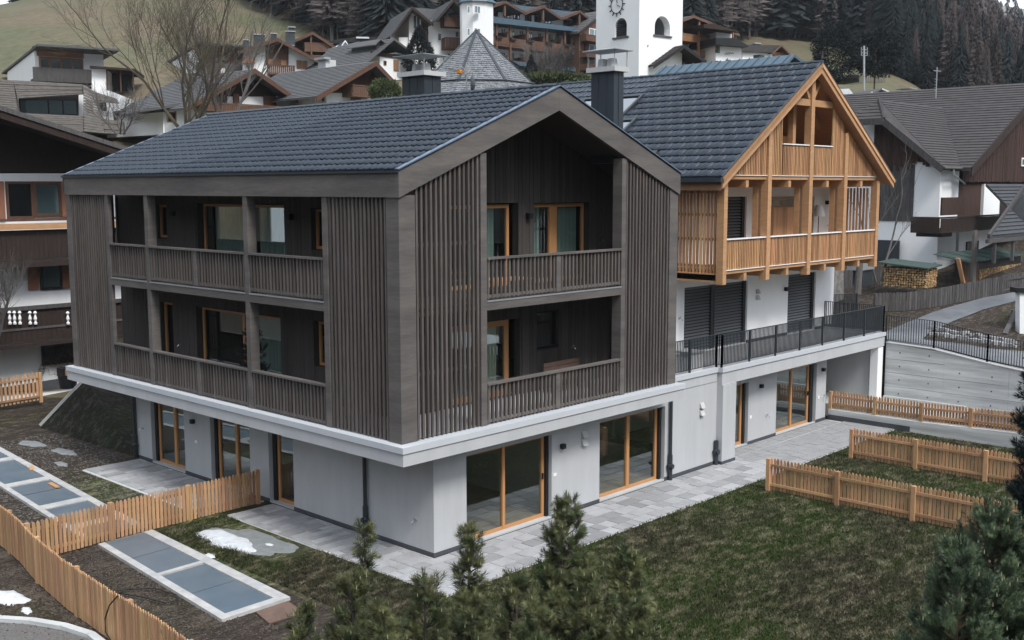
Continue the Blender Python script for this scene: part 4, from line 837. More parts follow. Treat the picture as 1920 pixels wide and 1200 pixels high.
for i in range(34):
    a = N.q(rr.uniform(72, 135), rr.uniform(640, 700), -.12); pts = [a]
    for k in range(5): pts.append((pts[-1][0]+rr.uniform(-.3, .3), -.12-rr.uniform(0, .12), pts[-1][2]+rr.uniform(-.35, .2)))
    cr.tube(pts, .010, 3, False)
tag(link('climbing_plant', cr.mesh('climbing_plant', 'bark_grey'), None, tuple(N.O)), 'leafless climbing plant around the dark hatch of the left chalet', 'plant').rotation_euler[2] = N.rot
BX = House('planter', 'black planter tub with a wooden box against the wall of the left chalet', 128, 727, 41.3, cat='planter')
BX.part('tub', MB().tube([(0, 0, 0), (0, 0, .45)], [.3, .36], 14), 'black'); BX.box('box', (-.3, .3, -.25, .25, .46, .8), 'black'); BX.box('front_panel', (-.2, .2, -.27, -.252, .52, .74), 'larch')
# ---- white house with mono pitch roof on the slope
def monohouse(label, px, py, D, a, side, front_w, roofline, name='hillside_house'):
    h = House(name, label, px, py, D, a); pts = [h.qs(p[0], p[1], 0) for p in side]; pts = [(0, 0 if p[0] == px else v[1], v[2]) for p, v in zip(side, pts)]; h.part('wall', MB().prism(pts, (front_w, 0, 0)), 'render_white')
    A = [np.array(h.qs(*p, -.15)) for p in roofline]; m = MB()
    for p, q in zip(A[:-1], A[1:]): m.prism([p, q, q+(0, 0, .16), p+(0, 0, .16)], (front_w+.9, 0, 0))
    h.part('roof', m, 'grey_roof'); return h
h = monohouse('white house with sloping flat roof and dark timber balcony below the left meadow', 67, 150, 88, 32, [(67, 158), (67, 93), (14, 135), (14, 158)], 5.2, [(70, 86), (3, 139)])
h.part('fascia', MB().box(-.15, 6.1, -.9, .02, h.q(67, 92)[2]-.02, h.q(67, 92)[2]+.16), 'grey_roof'); h.rect('lintel', 69, 94, 157, 107, -.06, -.0, 'brown_orange')
h.win(73, 108, 156, 133, -.0, 'brown_orange', mull=(.25, .5, .75), fw=.14); h.rect('balcony_front', 62, 128, 173, 154, -1.2, -1.1, 'old_wood'); h.rect('balcony_floor', 62, 150, 173, 156, -1.1, -.01, 'old_wood')
h.polyx('balcony_front', [(66, 128), (62, 128), (62, 153), (66, 156)], -.02, .05, 'old_wood')
C = House('carport', 'open dark carport with white side wall next to the white house on the slope', 172, 176, 87, 12, cat='carport')
C.poly('wall', [(172, 128), (199, 129), (199, 176), (172, 176)], 0, 4, 'render_white'); C.poly('roof', [(168, 123), (255, 129), (255, 133), (168, 127)], -.6, 5, 'brown_dark'); C.poly('back_wall', [(199, 132), (250, 134), (250, 172), (199, 176)], 3, 3.2, 'black')  # black back wall holds the shade of the open void in its colour
for px in (199.5, 249, 225): C.rect('post', px, 131, px+2.2, 172, -.1, .1, 'brown')
# ---- modern house banded with weathered boards
W = House('boarded_house', 'angular modern house wrapped in bands of weathered grey boards', 33, 250, 71, 8)
W.poly('core', [(-20, 160), (205, 170), (205, 246), (-20, 246)], 1.0, 9, 'render_white'); W.poly('glazed_recess', [(35, 180), (147, 178), (147, 218), (35, 216)], .93, .99, 'black')
def plankband(h, pts, y0, y1, n):    # quad of stacked horizontal boards: pts top-left, top-right, bottom-right, bottom-left
    tl, tr, br, bl = [np.array(h.q(*p, y0)) for p in pts]; rr = random.Random(len(pts)*n+int(pts[0][0]))
    for i in range(n):
        a, b = i/n, (i+1)/n-.012; j = rr.uniform(0, .05); m = MB().prism([bl+(tl-bl)*a, br+(tr-br)*a, br+(tr-br)*b, bl+(tl-bl)*b], (0, y1-y0+j, 0)); m.v = [(x, y-j, z) for x, y, z in m.v]; h.part('board', m, 'band_wood')
plankband(W, [(25, 150), (155, 158), (155, 176), (33, 184)], -.3, .2, 8); plankband(W, [(-40, 146), (25, 150), (33, 210), (-40, 204)], -.3, .2, 14)
plankband(W, [(45, 212), (156, 217), (156, 247), (60, 245)], -.4, .2, 9); plankband(W, [(156, 158), (178, 172), (196, 250), (157, 246)], -.5, .1, 16); plankband(W, [(178, 172), (216, 184), (222, 194), (182, 190)], -.3, .2, 5); plankband(W, [(190, 222), (229, 227), (232, 251), (196, 250)], -.3, .4, 7)
W.win(36, 186, 146, 216, .9, 'black', mull=(.5, .75), cur='curtain'); W.win(161, 188, 175, 214, .9, 'black'); W.win(184, 192, 200, 216, .9, 'black'); W.poly('wall', [(183, 206), (208, 210), (208, 224), (183, 222)], .5, .9, 'render_white')
B_ = House('brick_shed', 'low brown shed wall beside the boarded house', 205, 250, 74, 20, cat='shed'); B_.poly('wall', [(200, 212), (255, 214), (255, 250), (200, 250)], 0, 3, 'brick_brown'); B_.rect('door', 262, 233, 276, 250, -.4, -.3, 'old_wood'); B_.poly('roof', [(198, 209), (305, 206), (305, 210), (198, 213)], -.4, 3, 'brown_dark')
B_.poly('back_wall', [(255, 214), (300, 212), (300, 250), (255, 250)], 1.5, 1.6, 'old_wood')
# ---- white house behind the bare tree
h = monohouse('white house with orange timber front and blue doors seen through the bare tree', 370, 160, 96, 32, [(370, 180), (370, 89), (305, 127), (305, 180)], 5.4, [(372, 82), (300, 126)])
h.part('fascia', MB().box(-.15, 6.2, -.9, .02, h.q(370, 88)[2]-.02, h.q(370, 88)[2]+.14), 'brown'); h.rect('timber_front', 373, 91, 446, 120, -.06, 0, 'brown_red'); h.rect('balcony_front', 369, 119, 461, 141, -1.3, -1.2, 'old_wood'); h.rect('balcony_floor', 369, 138, 461, 143, -1.2, 0, 'old_wood')
h.win(396, 102, 423, 120, -.08, 'brown', mull=(.5,), cur='panel_blue'); h.rect('post', 457, 88, 460, 120, -1.2, -1.05, 'brown')
for px in (378, 412): h.rect('chimney', px, 128, px+10, 140, -2.2, -1.6, 'cement')
# ---- chalets
def chalet_a():
    h = House('chalet', 'chalet with grey shingle roof and brown gable right behind the bare tree', 400, 205, 71)
    l, a, r = h.gable((345, 203), (477, 129), (558, 186), -1.2, 9.5, 'grey_roof', 'brown', 20, .3)
    h.poly('gable_wall', [(378, 178), (477, 133), (545, 178), (545, 181), (378, 181)], 0, .2, 'brown_dark'); h.poly('wall', [(378, 181), (545, 181), (545, 250), (330, 250), (330, 203)], .01, 9, 'render_white')
    h.rect('timber_panel', 400, 160, 495, 178, -.05, 0, 'brown_dark'); h.win(412, 176, 425, 197, -.02, 'brown', mull=(.5,), cur='panel_blue'); h.rect('shutter', 400, 175, 411, 197, -.1, -.03, 'brown_red'); h.rect('shutter', 438, 176, 449, 198, -.1, -.03, 'brown_red'); h.rect('shutter', 495, 180, 518, 200, -.1, -.03, 'brown_red')
    h.balcony(385, 196, 560, 212, -1.1, 0, 'brown_red'); h.rect('wall', 518, 181, 543, 201, -.04, 0, 'render_white'); h.win(312, 208, 330, 230, .0, 'brown')
    h.rect('vent_slit', 450, 154, 476, 158, -.06, -.05, 'grey_roof'); return h
chalet_a()
h = House('barn_house', 'low white house with brown shutter at the foot of the bare tree', 308, 248, 70, 30); h.poly('wall', [(306, 205), (360, 208), (385, 250), (306, 250)], 0, 4, 'render_white'); h.rect('shutter', 315, 210, 330, 229, -.08, 0, 'brown_red'); h.poly('roof', [(262, 206), (365, 190), (365, 196), (262, 210)], -.8, 5, 'grey_roof')
h = House('chalet', 'white chalet with brown timber centre, small balcony and dark chimneys on its roof', 457, 160, 93, 16)
h.gable((450, 95), (521, 72), (608, 119), -1.0, 9, 'brown_dark', 'brown', 14, .25); h.poly('wall', [(458, 93), (521, 74), (589, 108), (589, 158), (458, 158)], 0, 9, 'render_white')
h.poly('timber_panel', [(498, 83), (521, 75), (541, 85), (541, 124), (498, 121)], -.08, 0, 'brown'); h.win(504, 92, 512, 98, -.1, 'brown_red'); h.win(517, 93, 525, 99, -.1, 'brown_red'); h.rect('door', 502, 111, 511, 121, -.14, -.08, 'brown_orange'); h.rect('door', 527, 113, 537, 124, -.14, -.08, 'brown_orange'); h.rect('shutter', 556, 113, 566, 128, -.1, 0, 'brown_orange'); h.rect('shutter', 567, 114, 576, 129, -.1, 0, 'brown_orange')
h.balcony(503, 122, 553, 140, -1.2, 0, 'brown'); h.rect('dark_panel', 507, 141, 545, 158, -.05, 0, 'brown_dark'); h.rect('balcony_post', 501, 126, 504, 142, -1.2, -1.1, 'brown'); h.balcony(456, 106, 478, 118, -.8, 0, 'brown_orange')  # flat dark panel on the wall below the middle balcony
for a, b, c, d in ((457, 76, 467, 90), (476, 66, 497, 92), (508, 64, 519, 80), (536, 60, 553, 84), (541, 52, 553, 62)):
    h.rect('chimney', a, b, c, d, 2, 2.8, 'metal_dark'); h.rect('chimney_cap', a-1, b-2.5, c+1, b-.8, 1.9, 2.9, 'galv')
h = House('chalet', 'dark brown timber chalet with long balcony below the forest edge', 550, 110, 107, 12)
h.gable((545, 78), (586, 60), (664, 110), -1.4, 9, 'brown_dark', 'brown', 12, .25); h.poly('wall', [(552, 77), (586, 63), (652, 104), (652, 125), (552, 125)], 0, 8, 'brown_dark'); h.balcony(571, 80, 625, 97, -1.2, 0, 'brown_red'); h.rect('post', 582, 65, 585, 104, -1.3, -1.15, 'brown_red'); h.balcony(585, 104, 640, 114, -1.2, 0, 'brown_red'); h.rect('post', 626, 88, 629, 112, -1.3, -1.15, 'brown_red')
h = House('chalet', 'chalet with brown boarded gable and small balcony, left of the left chimney', 612, 200, 73)
h.gable((592, 181), (704, 115), (752, 166), -1.3, 11, 'grey_roof', 'brown', 20, .32); h.poly('wall', [(612, 172), (690, 176), (745, 170), (745, 230), (612, 230)], 0, 9, 'render_white'); h.poly('gable_wall', [(618, 172), (704, 120), (742, 166), (742, 176), (618, 174)], -.02, .2, 'brown'); h.balcony(661, 160, 706, 182, -1.1, 0, 'brown_red'); h.rect('shutter', 659, 184, 677, 194, -.1, 0, 'brown_orange'); h.win(603, 176, 607, 190, 0, 'black')
h.rect('chimney', 611, 112, 630, 128, 5, 5.9, 'cement'); h.rect('chimney_cap', 608, 107, 620, 111, 4.8, 6, 'galv'); h.rect('chimney', 684, 158, 692, 176, -.05, .2, 'brown')
h = House('village_house', 'small white house with blue metal roof among the grey roofs left of the hotel', 641, 118, 100, 20); h.poly('wall', [(641, 84), (647, 76), (654, 84), (654, 120), (641, 120)], 0, 6, 'render_white'); h.gable((640, 86), (647, 76), (655, 87), -.2, 3, 'blue_roof', 'white_paint', 4, .1)
h = House('village_house', 'house with plain grey shingle roof left of the hotel', 655, 122, 96, 35); h.gable((648, 118), (672, 78), (712, 116), -.4, 6, 'grey_roof', 'grey_roof', 12, .15); h.poly('wall', [(652, 112), (672, 82), (705, 112), (705, 130), (652, 130)], 0, 5.5, 'grey_shingle'); h.rect('chimney', 671, 90, 680, 112, 0.5, 1.2, 'metal_dark')
h = House('village_house', 'grey roofed house with dormer and white wall left of the hotel', 690, 125, 90, 46.72)
h.gable((684, 118), (738, 72), (775, 100), -.8, 8, 'grey_roof', 'grey_roof', 14, .15); h.poly('wall', [(712, 104), (742, 98), (765, 104), (765, 150), (712, 150)], 0, 7, 'render_white'); h.win(719, 114, 724, 122, 0, 'brown'); h.rect('gable_wall', 696, 100, 760, 107, -.1, 0, 'brown_dark')
h.poly('dormer_wall', [(706, 96), (706, 82), (714, 75), (722, 82), (722, 94)], -.2, 3, 'metal_dark'); h.poly('dormer_roof', [(704, 83), (714, 73), (724, 81), (724, 83), (714, 75), (704, 85)], -.5, 3.2, 'grey_roof'); h.rect('shutter', 739, 112, 748, 132, -.1, 0, 'brown_orange')
h = House('ski_lodge', 'low dark roof with antennas below the forest left of the hotel', 625, 85, 122, 10); h.poly('roof', [(615, 78), (640, 72), (712, 68), (712, 75), (625, 82)], -.5, 6, 'black'); h.poly('wall', [(625, 80), (708, 75), (708, 95), (625, 95)], 0, 5, 'grey_shingle'); h.rect('roof_patch', 668, 69, 692, 72, -.7, -.6, 'snow')
# ---- hotel
H = House('hotel', 'large white hotel with rows of brown timber balconies and an octagonal turret', 918, 158, 118, cat='hotel')
def Hs(a, b, c, d, n, y0, dy, mat, nm): pass
H.poly('wall', [(905, 20), (1128, 40), (1128, 175), (905, 165)], .0, 12, 'render_white')
H.poly('main_roof', [(905, 10), (960, 8), (1120, 28), (1128, 42), (905, 30)], 2.5, 9, 'blue_roof')
for a, b, c in (((905, 17), (947, 2), (984, 23)), ((983, 24), (1019, 11), (1054, 35)), ((1052, 34), (1087, 20), (1106, 36))):
    H.gable(a, b, c, -2.2, 7, 'grey_roof', 'brown', 5, .25)
    H.rect('post', b[0]-1.5, b[1]+3, b[0]+1.5, b[1]+28, -2.1, -1.9, 'brown_red')
def rowlerp(px, L, Rr): return L+(Rr-L)*(px-918)/(1095-918)
for i, px in enumerate((921, 944, 962, 984, 1002, 1021, 1056, 1068)): y = rowlerp(px, 18, 43); H.win(px, y, px+12, y+12, -.02, 'brown', mull=(.5,), cur='curtain' if i % 2 else None)
H.poly('canopy_roof', [(918, 31), (1088, 52), (1088, 60), (918, 42)], -2.4, -.1, 'blue_roof')
for lv, (t0, t1, w0, w1, f0, f1) in enumerate(((67, 88, 51, 71, 80, 102), (111, 124, 96, 110, 116, 130))):
    for i, px in enumerate(range(922, 1092, 17)):
        y = rowlerp(px, w0, w1); H.win(px+1, y, px+8, y+18, -.02, 'white_paint', mull=(.5,), cur='curtain' if (i*7+lv) % 4 else 'panel_blue', fw=.07)
        if i % 2: yb = rowlerp(px+13, w0+5, w1+6); H.rect('partition', px+11.5, yb, px+14, yb+16, -1.7, -.1, 'brown_red')
    H.poly('balcony_floor', [(918, rowlerp(918, f0, f1)), (1095, rowlerp(1095, f0, f1)), (1095, rowlerp(1095, f0, f1)+3.5), (918, rowlerp(918, f0, f1)+3.5)], -1.9, 0, 'brown_red')
    bx = []
    xa, xb = H.q(918, 80, -1.9)[0], H.q(1095, 100, -1.9)[0]; nn = 84
    for i in range(nn):
        x0 = xa+(xb-xa)*i/nn; px = 918+177*i/nn; zt_ = H.q(px, rowlerp(px, t0, t1), -1.9)[2]; zb = H.q(px, rowlerp(px, f0, f1), -1.9)[2]; bx.append((x0+.01, x0+(xb-xa)/nn-.015, -1.95, -1.9, zb-.0, zt_))
    pieces(H, 'balcony_board', bx, 'brown_red')
    for px in (932, 958, 990, 1026, 1060): yy = rowlerp(px, t0, t1); H.rect('flower_box', px, yy-1, px+11, yy+3.5, -2.2, -1.96, 'brown_dark')
for px in (932, 958, 990, 1026, 1060, 1092): H.rect('post', px-1.4, rowlerp(px, 44, 58), px+1.4, rowlerp(px, 120, 128), -2.0, -1.8, 'brown_red')
H.poly('canopy_roof', [(960, 114), (1080, 128), (1080, 134), (975, 123)], -3.0, -.1, 'blue_roof')
for px in (985, 1008, 1033, 1066): H.rect('opening', px, rowlerp(px, 126, 136), px+16, rowlerp(px, 152, 160), -.08, -.0, 'grey_shingle')
H.poly('timber_wing', [(1086, 60), (1092, 52), (1128, 20), (1128, 150), (1086, 140)], -2.6, -.2, 'brown_red'); 
e, A = np.array(H.q(1083, 59, -3.2)), np.array(H.q(1132, 20, -3.2)); H.part('roof_slope', slope(e, e+(0, 10, 0), A+(0, 10, 0), A, 8, .03, .2), 'grey_roof')
for y in (48, 78, 103): H.win(1104, y+6, 1123, y+20, -2.62, 'white_paint', mull=(.5,), cur='curtain'); H.balcony(1100, y+18, 1130, y+30, -3.6, -2.61, 'brown_red')
def lettering(h, txt, px, py, y, size, dy, mat, parent=None):      # vertical letters cut from sheet
    for i, ch in enumerate(txt):
        cu = bpy.data.curves.new('letter', 'FONT'); cu.body = ch; cu.size = size; cu.extrude = .03; cu.align_x = 'CENTER'; tmp = bpy.data.objects.new('letter_tmp', cu); me = bpy.data.meshes.new_from_object(tmp); bpy.data.objects.remove(tmp); bpy.data.curves.remove(cu)
        me.materials.clear(); me.materials.append(MATS[mat]); me.name = 'letter'; o = link('letter', me, h.o, tuple(np.array(h.q(px, py+i*dy, y)))); o.rotation_euler = (R(90), 0, 0)
lettering(H, 'ROYAL', 1096.5, 74, -2.66, 1.0, 9.3, 'brown_dark')
# turret
cx_, _, zb = H.q(894, 130, -2.2); zt_ = H.q(894, 8, -2.2)[2]; rad = (H.q(918, 60, -2.2)[0]-H.q(870, 60, -2.2)[0])/2*.92
r_oct = 1.72
m = MB(); m.tube([(cx_, -2.2, -2), (cx_, -2.2, zt_)], r_oct, 8); H.part('turret', m, 'render_white')
H.part('turret_roof', MB().tube([(cx_, -2.2, zt_+.01), (cx_, -2.2, zt_+.12), (cx_, -2.2, zt_+1.6)], [r_oct+.35, r_oct+.3, .05], 8), 'blue_roof')
for px, wd in ((875.5, 5), (889, 11), (908, 7)):
    for y in (11, 53): H.win(px, y, px+wd, y+14, -2.2-(r_oct*.93 if px == 889 else r_oct*.74), 'white_paint', mull=(.5,) if wd > 6 else (), cur='curtain', fw=.05)
HL_ = House('hotel_wing', 'white hotel wing with vertical sign and brown balconies, left of the turret', 767, 112, 116, 20, cat='hotel')
HL_.poly('wall', [(767, 38), (773, 22), (782, 22), (790, 32), (803, 40), (803, 130), (767, 130)], 0, 8, 'render_white'); HL_.poly('wall', [(803, 38), (872, 48), (872, 130), (803, 130)], .2, 8, 'render_white'); HL_.poly('wall', [(748, 70), (767, 70), (767, 108), (748, 110)], .3, 5, 'render_white')
HL_.poly('sign_panel', [(790, 30), (803, 38), (803, 92), (790, 90)], -.12, 0, 'brown'); lettering(HL_, 'ROYAL', 797, 57, -.16, 1.0, 10, 'black')
HL_.gable((734, 66), (773, 12), (812, 44), -1.6, 9, 'grey_roof', 'brown_dark', 12, .3); HL_.gable((818, 37), (851, -2), (880, 30), -2.4, 9, 'grey_roof', 'brown_dark', 12, .3); HL_.poly('roof_slope', [(776, 14), (826, 18), (836, 50), (803, 40)], 2, 2.3, 'grey_roof')
HL_.poly('wall', [(826, 42), (851, 8), (872, 30), (872, 50)], .15, 3, 'render_white')
HL_.win(774, 28, 788, 55, -.02, 'white_paint', mull=(.5,), cur='curtain'); HL_.win(775, 62, 788, 78, -.02, 'white_paint', mull=(.5,), cur='curtain'); HL_.win(820, 62, 828, 77, .18, 'white_paint', cur='curtain'); HL_.win(856, 18, 868, 31, .18, 'white_paint', mull=(.5,)); HL_.win(853, 59, 868, 71, .18, 'white_paint', mull=(.5,)); HL_.win(838, 100, 846, 110, .18, 'white_paint')
HL_.balcony(833, 30, 871, 50, -1.3, .15, 'brown'); HL_.balcony(835, 70, 871, 92, -1.3, .15, 'brown')
# ---- church
CT = House('church_tower', 'tall white church tower with clock face and arched belfry openings', 1197, 175, 95, 38.7, cat='church tower'); Wt = 5.35
zt_ = 15.; zb = CT.q(1197, 230)[2]
def arch(cx, zb_, w_, h_, n=10): return [(cx-w_/2, zb_), (cx+w_/2, zb_)]+[(cx+w_/2*math.cos(math.pi*k/n), zb_+h_-w_/2+w_/2*math.sin(math.pi*k/n)) for k in range(n+1)]
def archwall(ax, d0, d1, u0, u1, z0, z1, cx, zb_, w_, h_):
    m = wall(ax, d0, d1, u0, u1, z0, z1, [(cx-w_/2, cx+w_/2, zb_, zb_+h_)]); P = lambda u, d, z: (u, d, z) if ax == 'y' else (d, u, z); n = 8; top = zb_+h_; r = w_/2; cz = top-r
    for s_ in (-1, 1):
        pts = [(cx+s_*r*math.cos(math.pi/2*k/n), cz+r*math.sin(math.pi/2*k/n)) for k in range(n+1)]
        for p, q in zip(pts[:-1], pts[1:]):
            for d in (d0, d1): m.add([P(p[0], d, p[1]), P(q[0], d, q[1]), P(q[0], d, top), P(p[0], d, top)], [(0, 1, 2, 3)])
            m.add([P(p[0], d0, p[1]), P(q[0], d0, q[1]), P(q[0], d1, q[1]), P(p[0], d1, p[1])], [(0, 1, 2, 3)])
    return m
fa = CT.q(1239.5, 66); fb = CT.q(1239.5, 30); wf = CT.q(1252, 50)[0]-CT.q(1227, 50)[0]
CT.part('front_wall', archwall('y', 0, .7, 0, Wt, zb, zt_, fa[0]+.15, fa[2], wf+.25, fb[2]-fa[2]), 'render_white'); 
la = CT.qs(1164, 69); lb = CT.qs(1164, 34); wl = abs(CT.qs(1175, 50)[1]-CT.qs(1153, 50)[1])
CT.part('side_wall', archwall('x', 0, .7, .702, Wt, zb, zt_, la[1], la[2], wl, lb[2]-la[2]), 'render_white')
CT.box('side_wall', (Wt-.7, Wt, .702, Wt, zb, zt_), 'render_white'); CT.box('side_wall', (.702, Wt-.702, Wt-.7, Wt, zb, zt_), 'render_white'); CT.box('belfry_floor', (.7, Wt-.7, .7, Wt-.7, fa[2]-.6, fa[2]-.2), 'old_wood')
CT.part('spire', MB().tube([(Wt/2, Wt/2, zt_), (Wt/2, Wt/2, zt_+9)], [Wt*.78, .05], 4), 'church_shingle')
CT.box('window_sill', (fa[0]+.15-wf/2-.3, fa[0]+.15+wf/2+.3, -.12, .3, fa[2]-.14, fa[2]-.01), 'grey_roof'); CT.box('window_sill', (-.12, .3, la[1]-wl/2-.25, la[1]+wl/2+.25, la[2]-.14, la[2]-.01), 'grey_roof')
z = la[2]+.05
while z < lb[2]-.15: CT.part('louvre', MB().beam((.2, la[1]-wl/2+.01, z), (.2, la[1]+wl/2-.01, z), .035, .16, (-.7, 0, .7)), 'metal_dark'); z += .16
CT.part('bell', MB().tube([(fa[0]+.2, 2.0, fa[2]+1.5), (fa[0]+.2, 2.0, fa[2]+1.3), (fa[0]+.2, 2., fa[2]+.7), (fa[0]+.2, 2., fa[2]+.5)], [.1, .28, .38, .52], 14), 'metal_dark')
ck = CT.qs(1157, 9); cr_ = 1.0; m = MB()
rg = [( -.05, ck[1]+cr_*.72*math.cos(t), ck[2]+cr_*.72*math.sin(t)) for t in np.linspace(0, 2*math.pi, 37)]
m.tube(rg, .035, 5, False)
for k in range(12): t = math.pi*k/6; m.beam((-.05, ck[1]+cr_*.68*math.cos(t), ck[2]+cr_*.68*math.sin(t)), (-.05, ck[1]+cr_*math.cos(t), ck[2]+cr_*math.sin(t)), .09, .04)
m.beam((-.08, ck[1]-.08, ck[2]+.1), (-.08, ck[1]+.0, ck[2]+.62), .07, .03); m.beam((-.08, ck[1], ck[2]), (-.08, ck[1]-.42, ck[2]-.2), .09, .03)
CT.part('clock', m, 'black')
for x in (1.0, 4.4): CT.box('wall_bracket', (x, x+.08, -.08, 0, CT.q(1215, 87)[2], CT.q(1215, 85)[2]), 'metal_dark')
# shingled chapel roof
SR = House('chapel_roof', 'pointed octagonal roof of weathered grey wooden shingles behind the ridge', 893, 165, 70, 30, cat='roof')
ap = SR.q(893, 57, 0)[2]; ra = 3.75; zb = SR.q(893, 163)[2]; bl_ = SR.q(893, 57, 0)[0]; c0 = np.array((bl_, 0., 0.)); shp = []; rr = random.Random(2)
pw = MB()
for k in range(8):
    t0, t1 = math.pi*2*k/8, math.pi*2*(k+1)/8; nrow = 26
    A0 = c0+(ra*math.cos(t0), ra*math.sin(t0), zb); A1 = c0+(ra*math.cos(t1), ra*math.sin(t1), zb); TP = c0+(0, 0, ap)
    fn = np.cross(A1-A0, TP-A0); fn /= np.linalg.norm(fn); fn = fn if fn[2] > 0 else -fn
    if fn@(CP-SR.O) < 0 and False: continue
    for j in range(-5, nrow):
        a, b = j/nrow, (j+1)/nrow; p0, p1 = A0+(TP-A0)*a, A1+(TP-A1)*a; q0, q1 = A0+(TP-A0)*b, A1+(TP-A1)*b; L_ = np.linalg.norm(p1-p0); ns = max(1, int(L_/.17)); u = 0
        for s_ in range(ns):
            s0, s1 = s_/ns+.01/ns, (s_+1)/ns-.06/ns; lf = rr.uniform(.015, .05); dr = (p0-q0)*rr.uniform(0, .15)
            pw.add([p0+(p1-p0)*s0+fn*lf+dr, p0+(p1-p0)*s1+fn*lf+dr, q0+(q1-q0)*s1+fn*.004, q0+(q1-q0)*s0+fn*.004, p0+(p1-p0)*s0-fn*.01+dr, p0+(p1-p0)*s1-fn*.01+dr], [(0, 1, 2, 3), (4, 5, 1, 0), (1, 5, 2), (0, 3, 4)])
    SR.part('ridge_cap', MB().beam(A0, TP, .16, .1), 'metal_dark')
    g0, g1 = A0+fn*.07-(A0-TP)*.02, A1+fn*.07-(A1-TP)*.02; SR.part('snow_guard', MB().tube([g0, g1], .055, 6), 'metal_dark')
SR.part('shingles', pw, 'church_shingle', kind='stuff')
SR.part('wall', MB().tube([c0+(0, 0, zb-4), c0+(0, 0, zb-.7)], ra*.95, 8), 'render_white')
# ---- houses right of the tower
h = House('guest_house', 'guest house with orange timber balconies just right of the church tower', 1287, 140, 120, 40, cat='guest house')
h.gable((1240, 52), (1300, 29), (1386, 64), -2.2, 8, 'grey_roof', 'brown_red', 8, .25); h.poly('wall', [(1262, 45), (1300, 32), (1345, 50), (1345, 150), (1262, 150)], 0, 7, 'render_white'); h.poly('gable_panel', [(1262, 45), (1300, 33), (1345, 51), (1345, 66), (1262, 60)], -.06, 0, 'brown_orange')
for y in (64, 94, 122): h.balcony(1266, y-1, 1311, y+13, -2., 0, 'brown_orange'); h.balcony(1313, y+2, 1339, y+15, -2., 0, 'brown_orange'); h.win(1292, y-10, 1300, y, -.02, 'brown'); h.win(1318, y-8, 1327, y+2, -.02, 'brown')
for px, a in ((1311, 38), (1339, 52)): h.rect('post', px-1.4, a, px+1.4, 133, -2.1, -1.9, 'brown_orange')
h = House('guest_house', 'white guest house with green shutters and painted wall under a dark roof', 1342, 135, 117, 22, cat='guest house')
h.poly('wall', [(1342, 80), (1390, 86), (1390, 140), (1342, 140)], 0, 6, 'render_white'); h.poly('roof', [(1342, 71), (1378, 71), (1404, 86), (1404, 88), (1342, 83)], -1.0, 6, 'black'); h.poly('upper_wall', [(1343, 60), (1374, 64), (1374, 73), (1343, 72)], 1, 5, 'render_white'); h.poly('roof', [(1320, 45), (1338, 44), (1386, 58), (1386, 60), (1320, 52)], -.5, 6, 'brown_dark'); h.rect('post', 1374, 59, 1376, 73, -.4, -.2, 'brown_orange')
for y in (87, 114): h.win(1341, y, 1346, y+12, -.03, 'brown', fw=.05); h.rect('shutter', 1346.5, y, 1350, y+12.5, -.08, -.0, 'green_shutter')
m = MB(); pts = [h.q(1359+i*.55, 100.5+2.2*math.sin(i*.9)*(1 if i < 20 else .5)-i*.03, -.03) for i in range(32)]; h.part('painted_script', m.tube(pts, .02, 4), 'black')
m = MB()
for k in range(9): p = h.q(1364+random.uniform(-3, 3), 122, -.04); m.tube([h.q(1364, 123, -.04), h.q(1364+random.uniform(-4, 4), 112+random.uniform(-3, 4), -.04)], .04, 4)
h.part('painted_shrub', m, 'bark')
h = House('village_house', 'house with brown tiled roof and timber gable in front of the meadow', 1395, 112, 132, 25)
h.poly('wall', [(1392, 98), (1478, 100), (1478, 125), (1392, 125)], 0, 5, 'render_white'); l, a, r = h.gable((1448, 99), (1465, 84), (1482, 101), -.8, 7, 'brown_tile', 'brown_red', 8, .2); h.poly('roof_slope', [(1388, 96), (1398, 84), (1465, 85), (1450, 99)], -.5, .2, 'brown_tile'); h.rect('gable_wall', 1450, 98, 1476, 106, -.1, 0, 'brown_orange')
h.rect('chimney', 1416, 82, 1426, 88, .5, 1.3, 'metal_dark'); h.rect('chimney_cap', 1415, 80, 1427, 82, .4, 1.4, 'galv')
h = House('village_house', 'house with blue sheet metal roof behind the ridge of the larch house', 1400, 150, 62)
e0, e1, r1, r0 = [np.array(v) for v in (h.q(1468, 128), h.qs(1325, 139, h.q(1468, 128)[0]), None or (0, 0, 0), h.q(1490, 102))]
e1 = e0+(0, 9.5, 0); h.part('roof_slope', slope(e0-(2.2, 0, 1.3), e1-(2.2, 0, 1.3), r0+(0, 9.5, 0), r0, 1, .02, .15), 'blue_roof'); rr_ = np.array(h.q(1516, 122)); h.part('roof_slope', slope(rr_, rr_+(0, 9.5, 0), r0+(0, 9.5, 0), r0, 1, .02, .15), 'blue_roof')
for k in range(14): y = .3+k*.68; h.part('standing_seam', MB().beam(e0-(2.2, -y, 1.3)+(0, 0, .04), r0+(0, y, .04), .03, .05), 'blue_roof')
h.poly('gable_wall', [(1440, 150), (1490, 106), (1512, 124), (1512, 160)], .6, 8, 'metal_dark')
q = h.q(1424, 117, 4); h.box('chimney', (q[0]-.25, q[0]+.25, 3.8, 4.3, q[2]-.6, q[2]+.45), 'metal_dark')
h = House('barn', 'dark open gable roof close behind the church tower at its right', 1260, 150, 98, 30, cat='barn'); h.poly('wall', [(1255, 112), (1318, 116), (1318, 150), (1255, 150)], 0, 6, 'brown_dark'); h.gable((1225, 122), (1282, 84), (1324, 114), -1.5, 7, 'brown_dark', 'black', 8, .3)
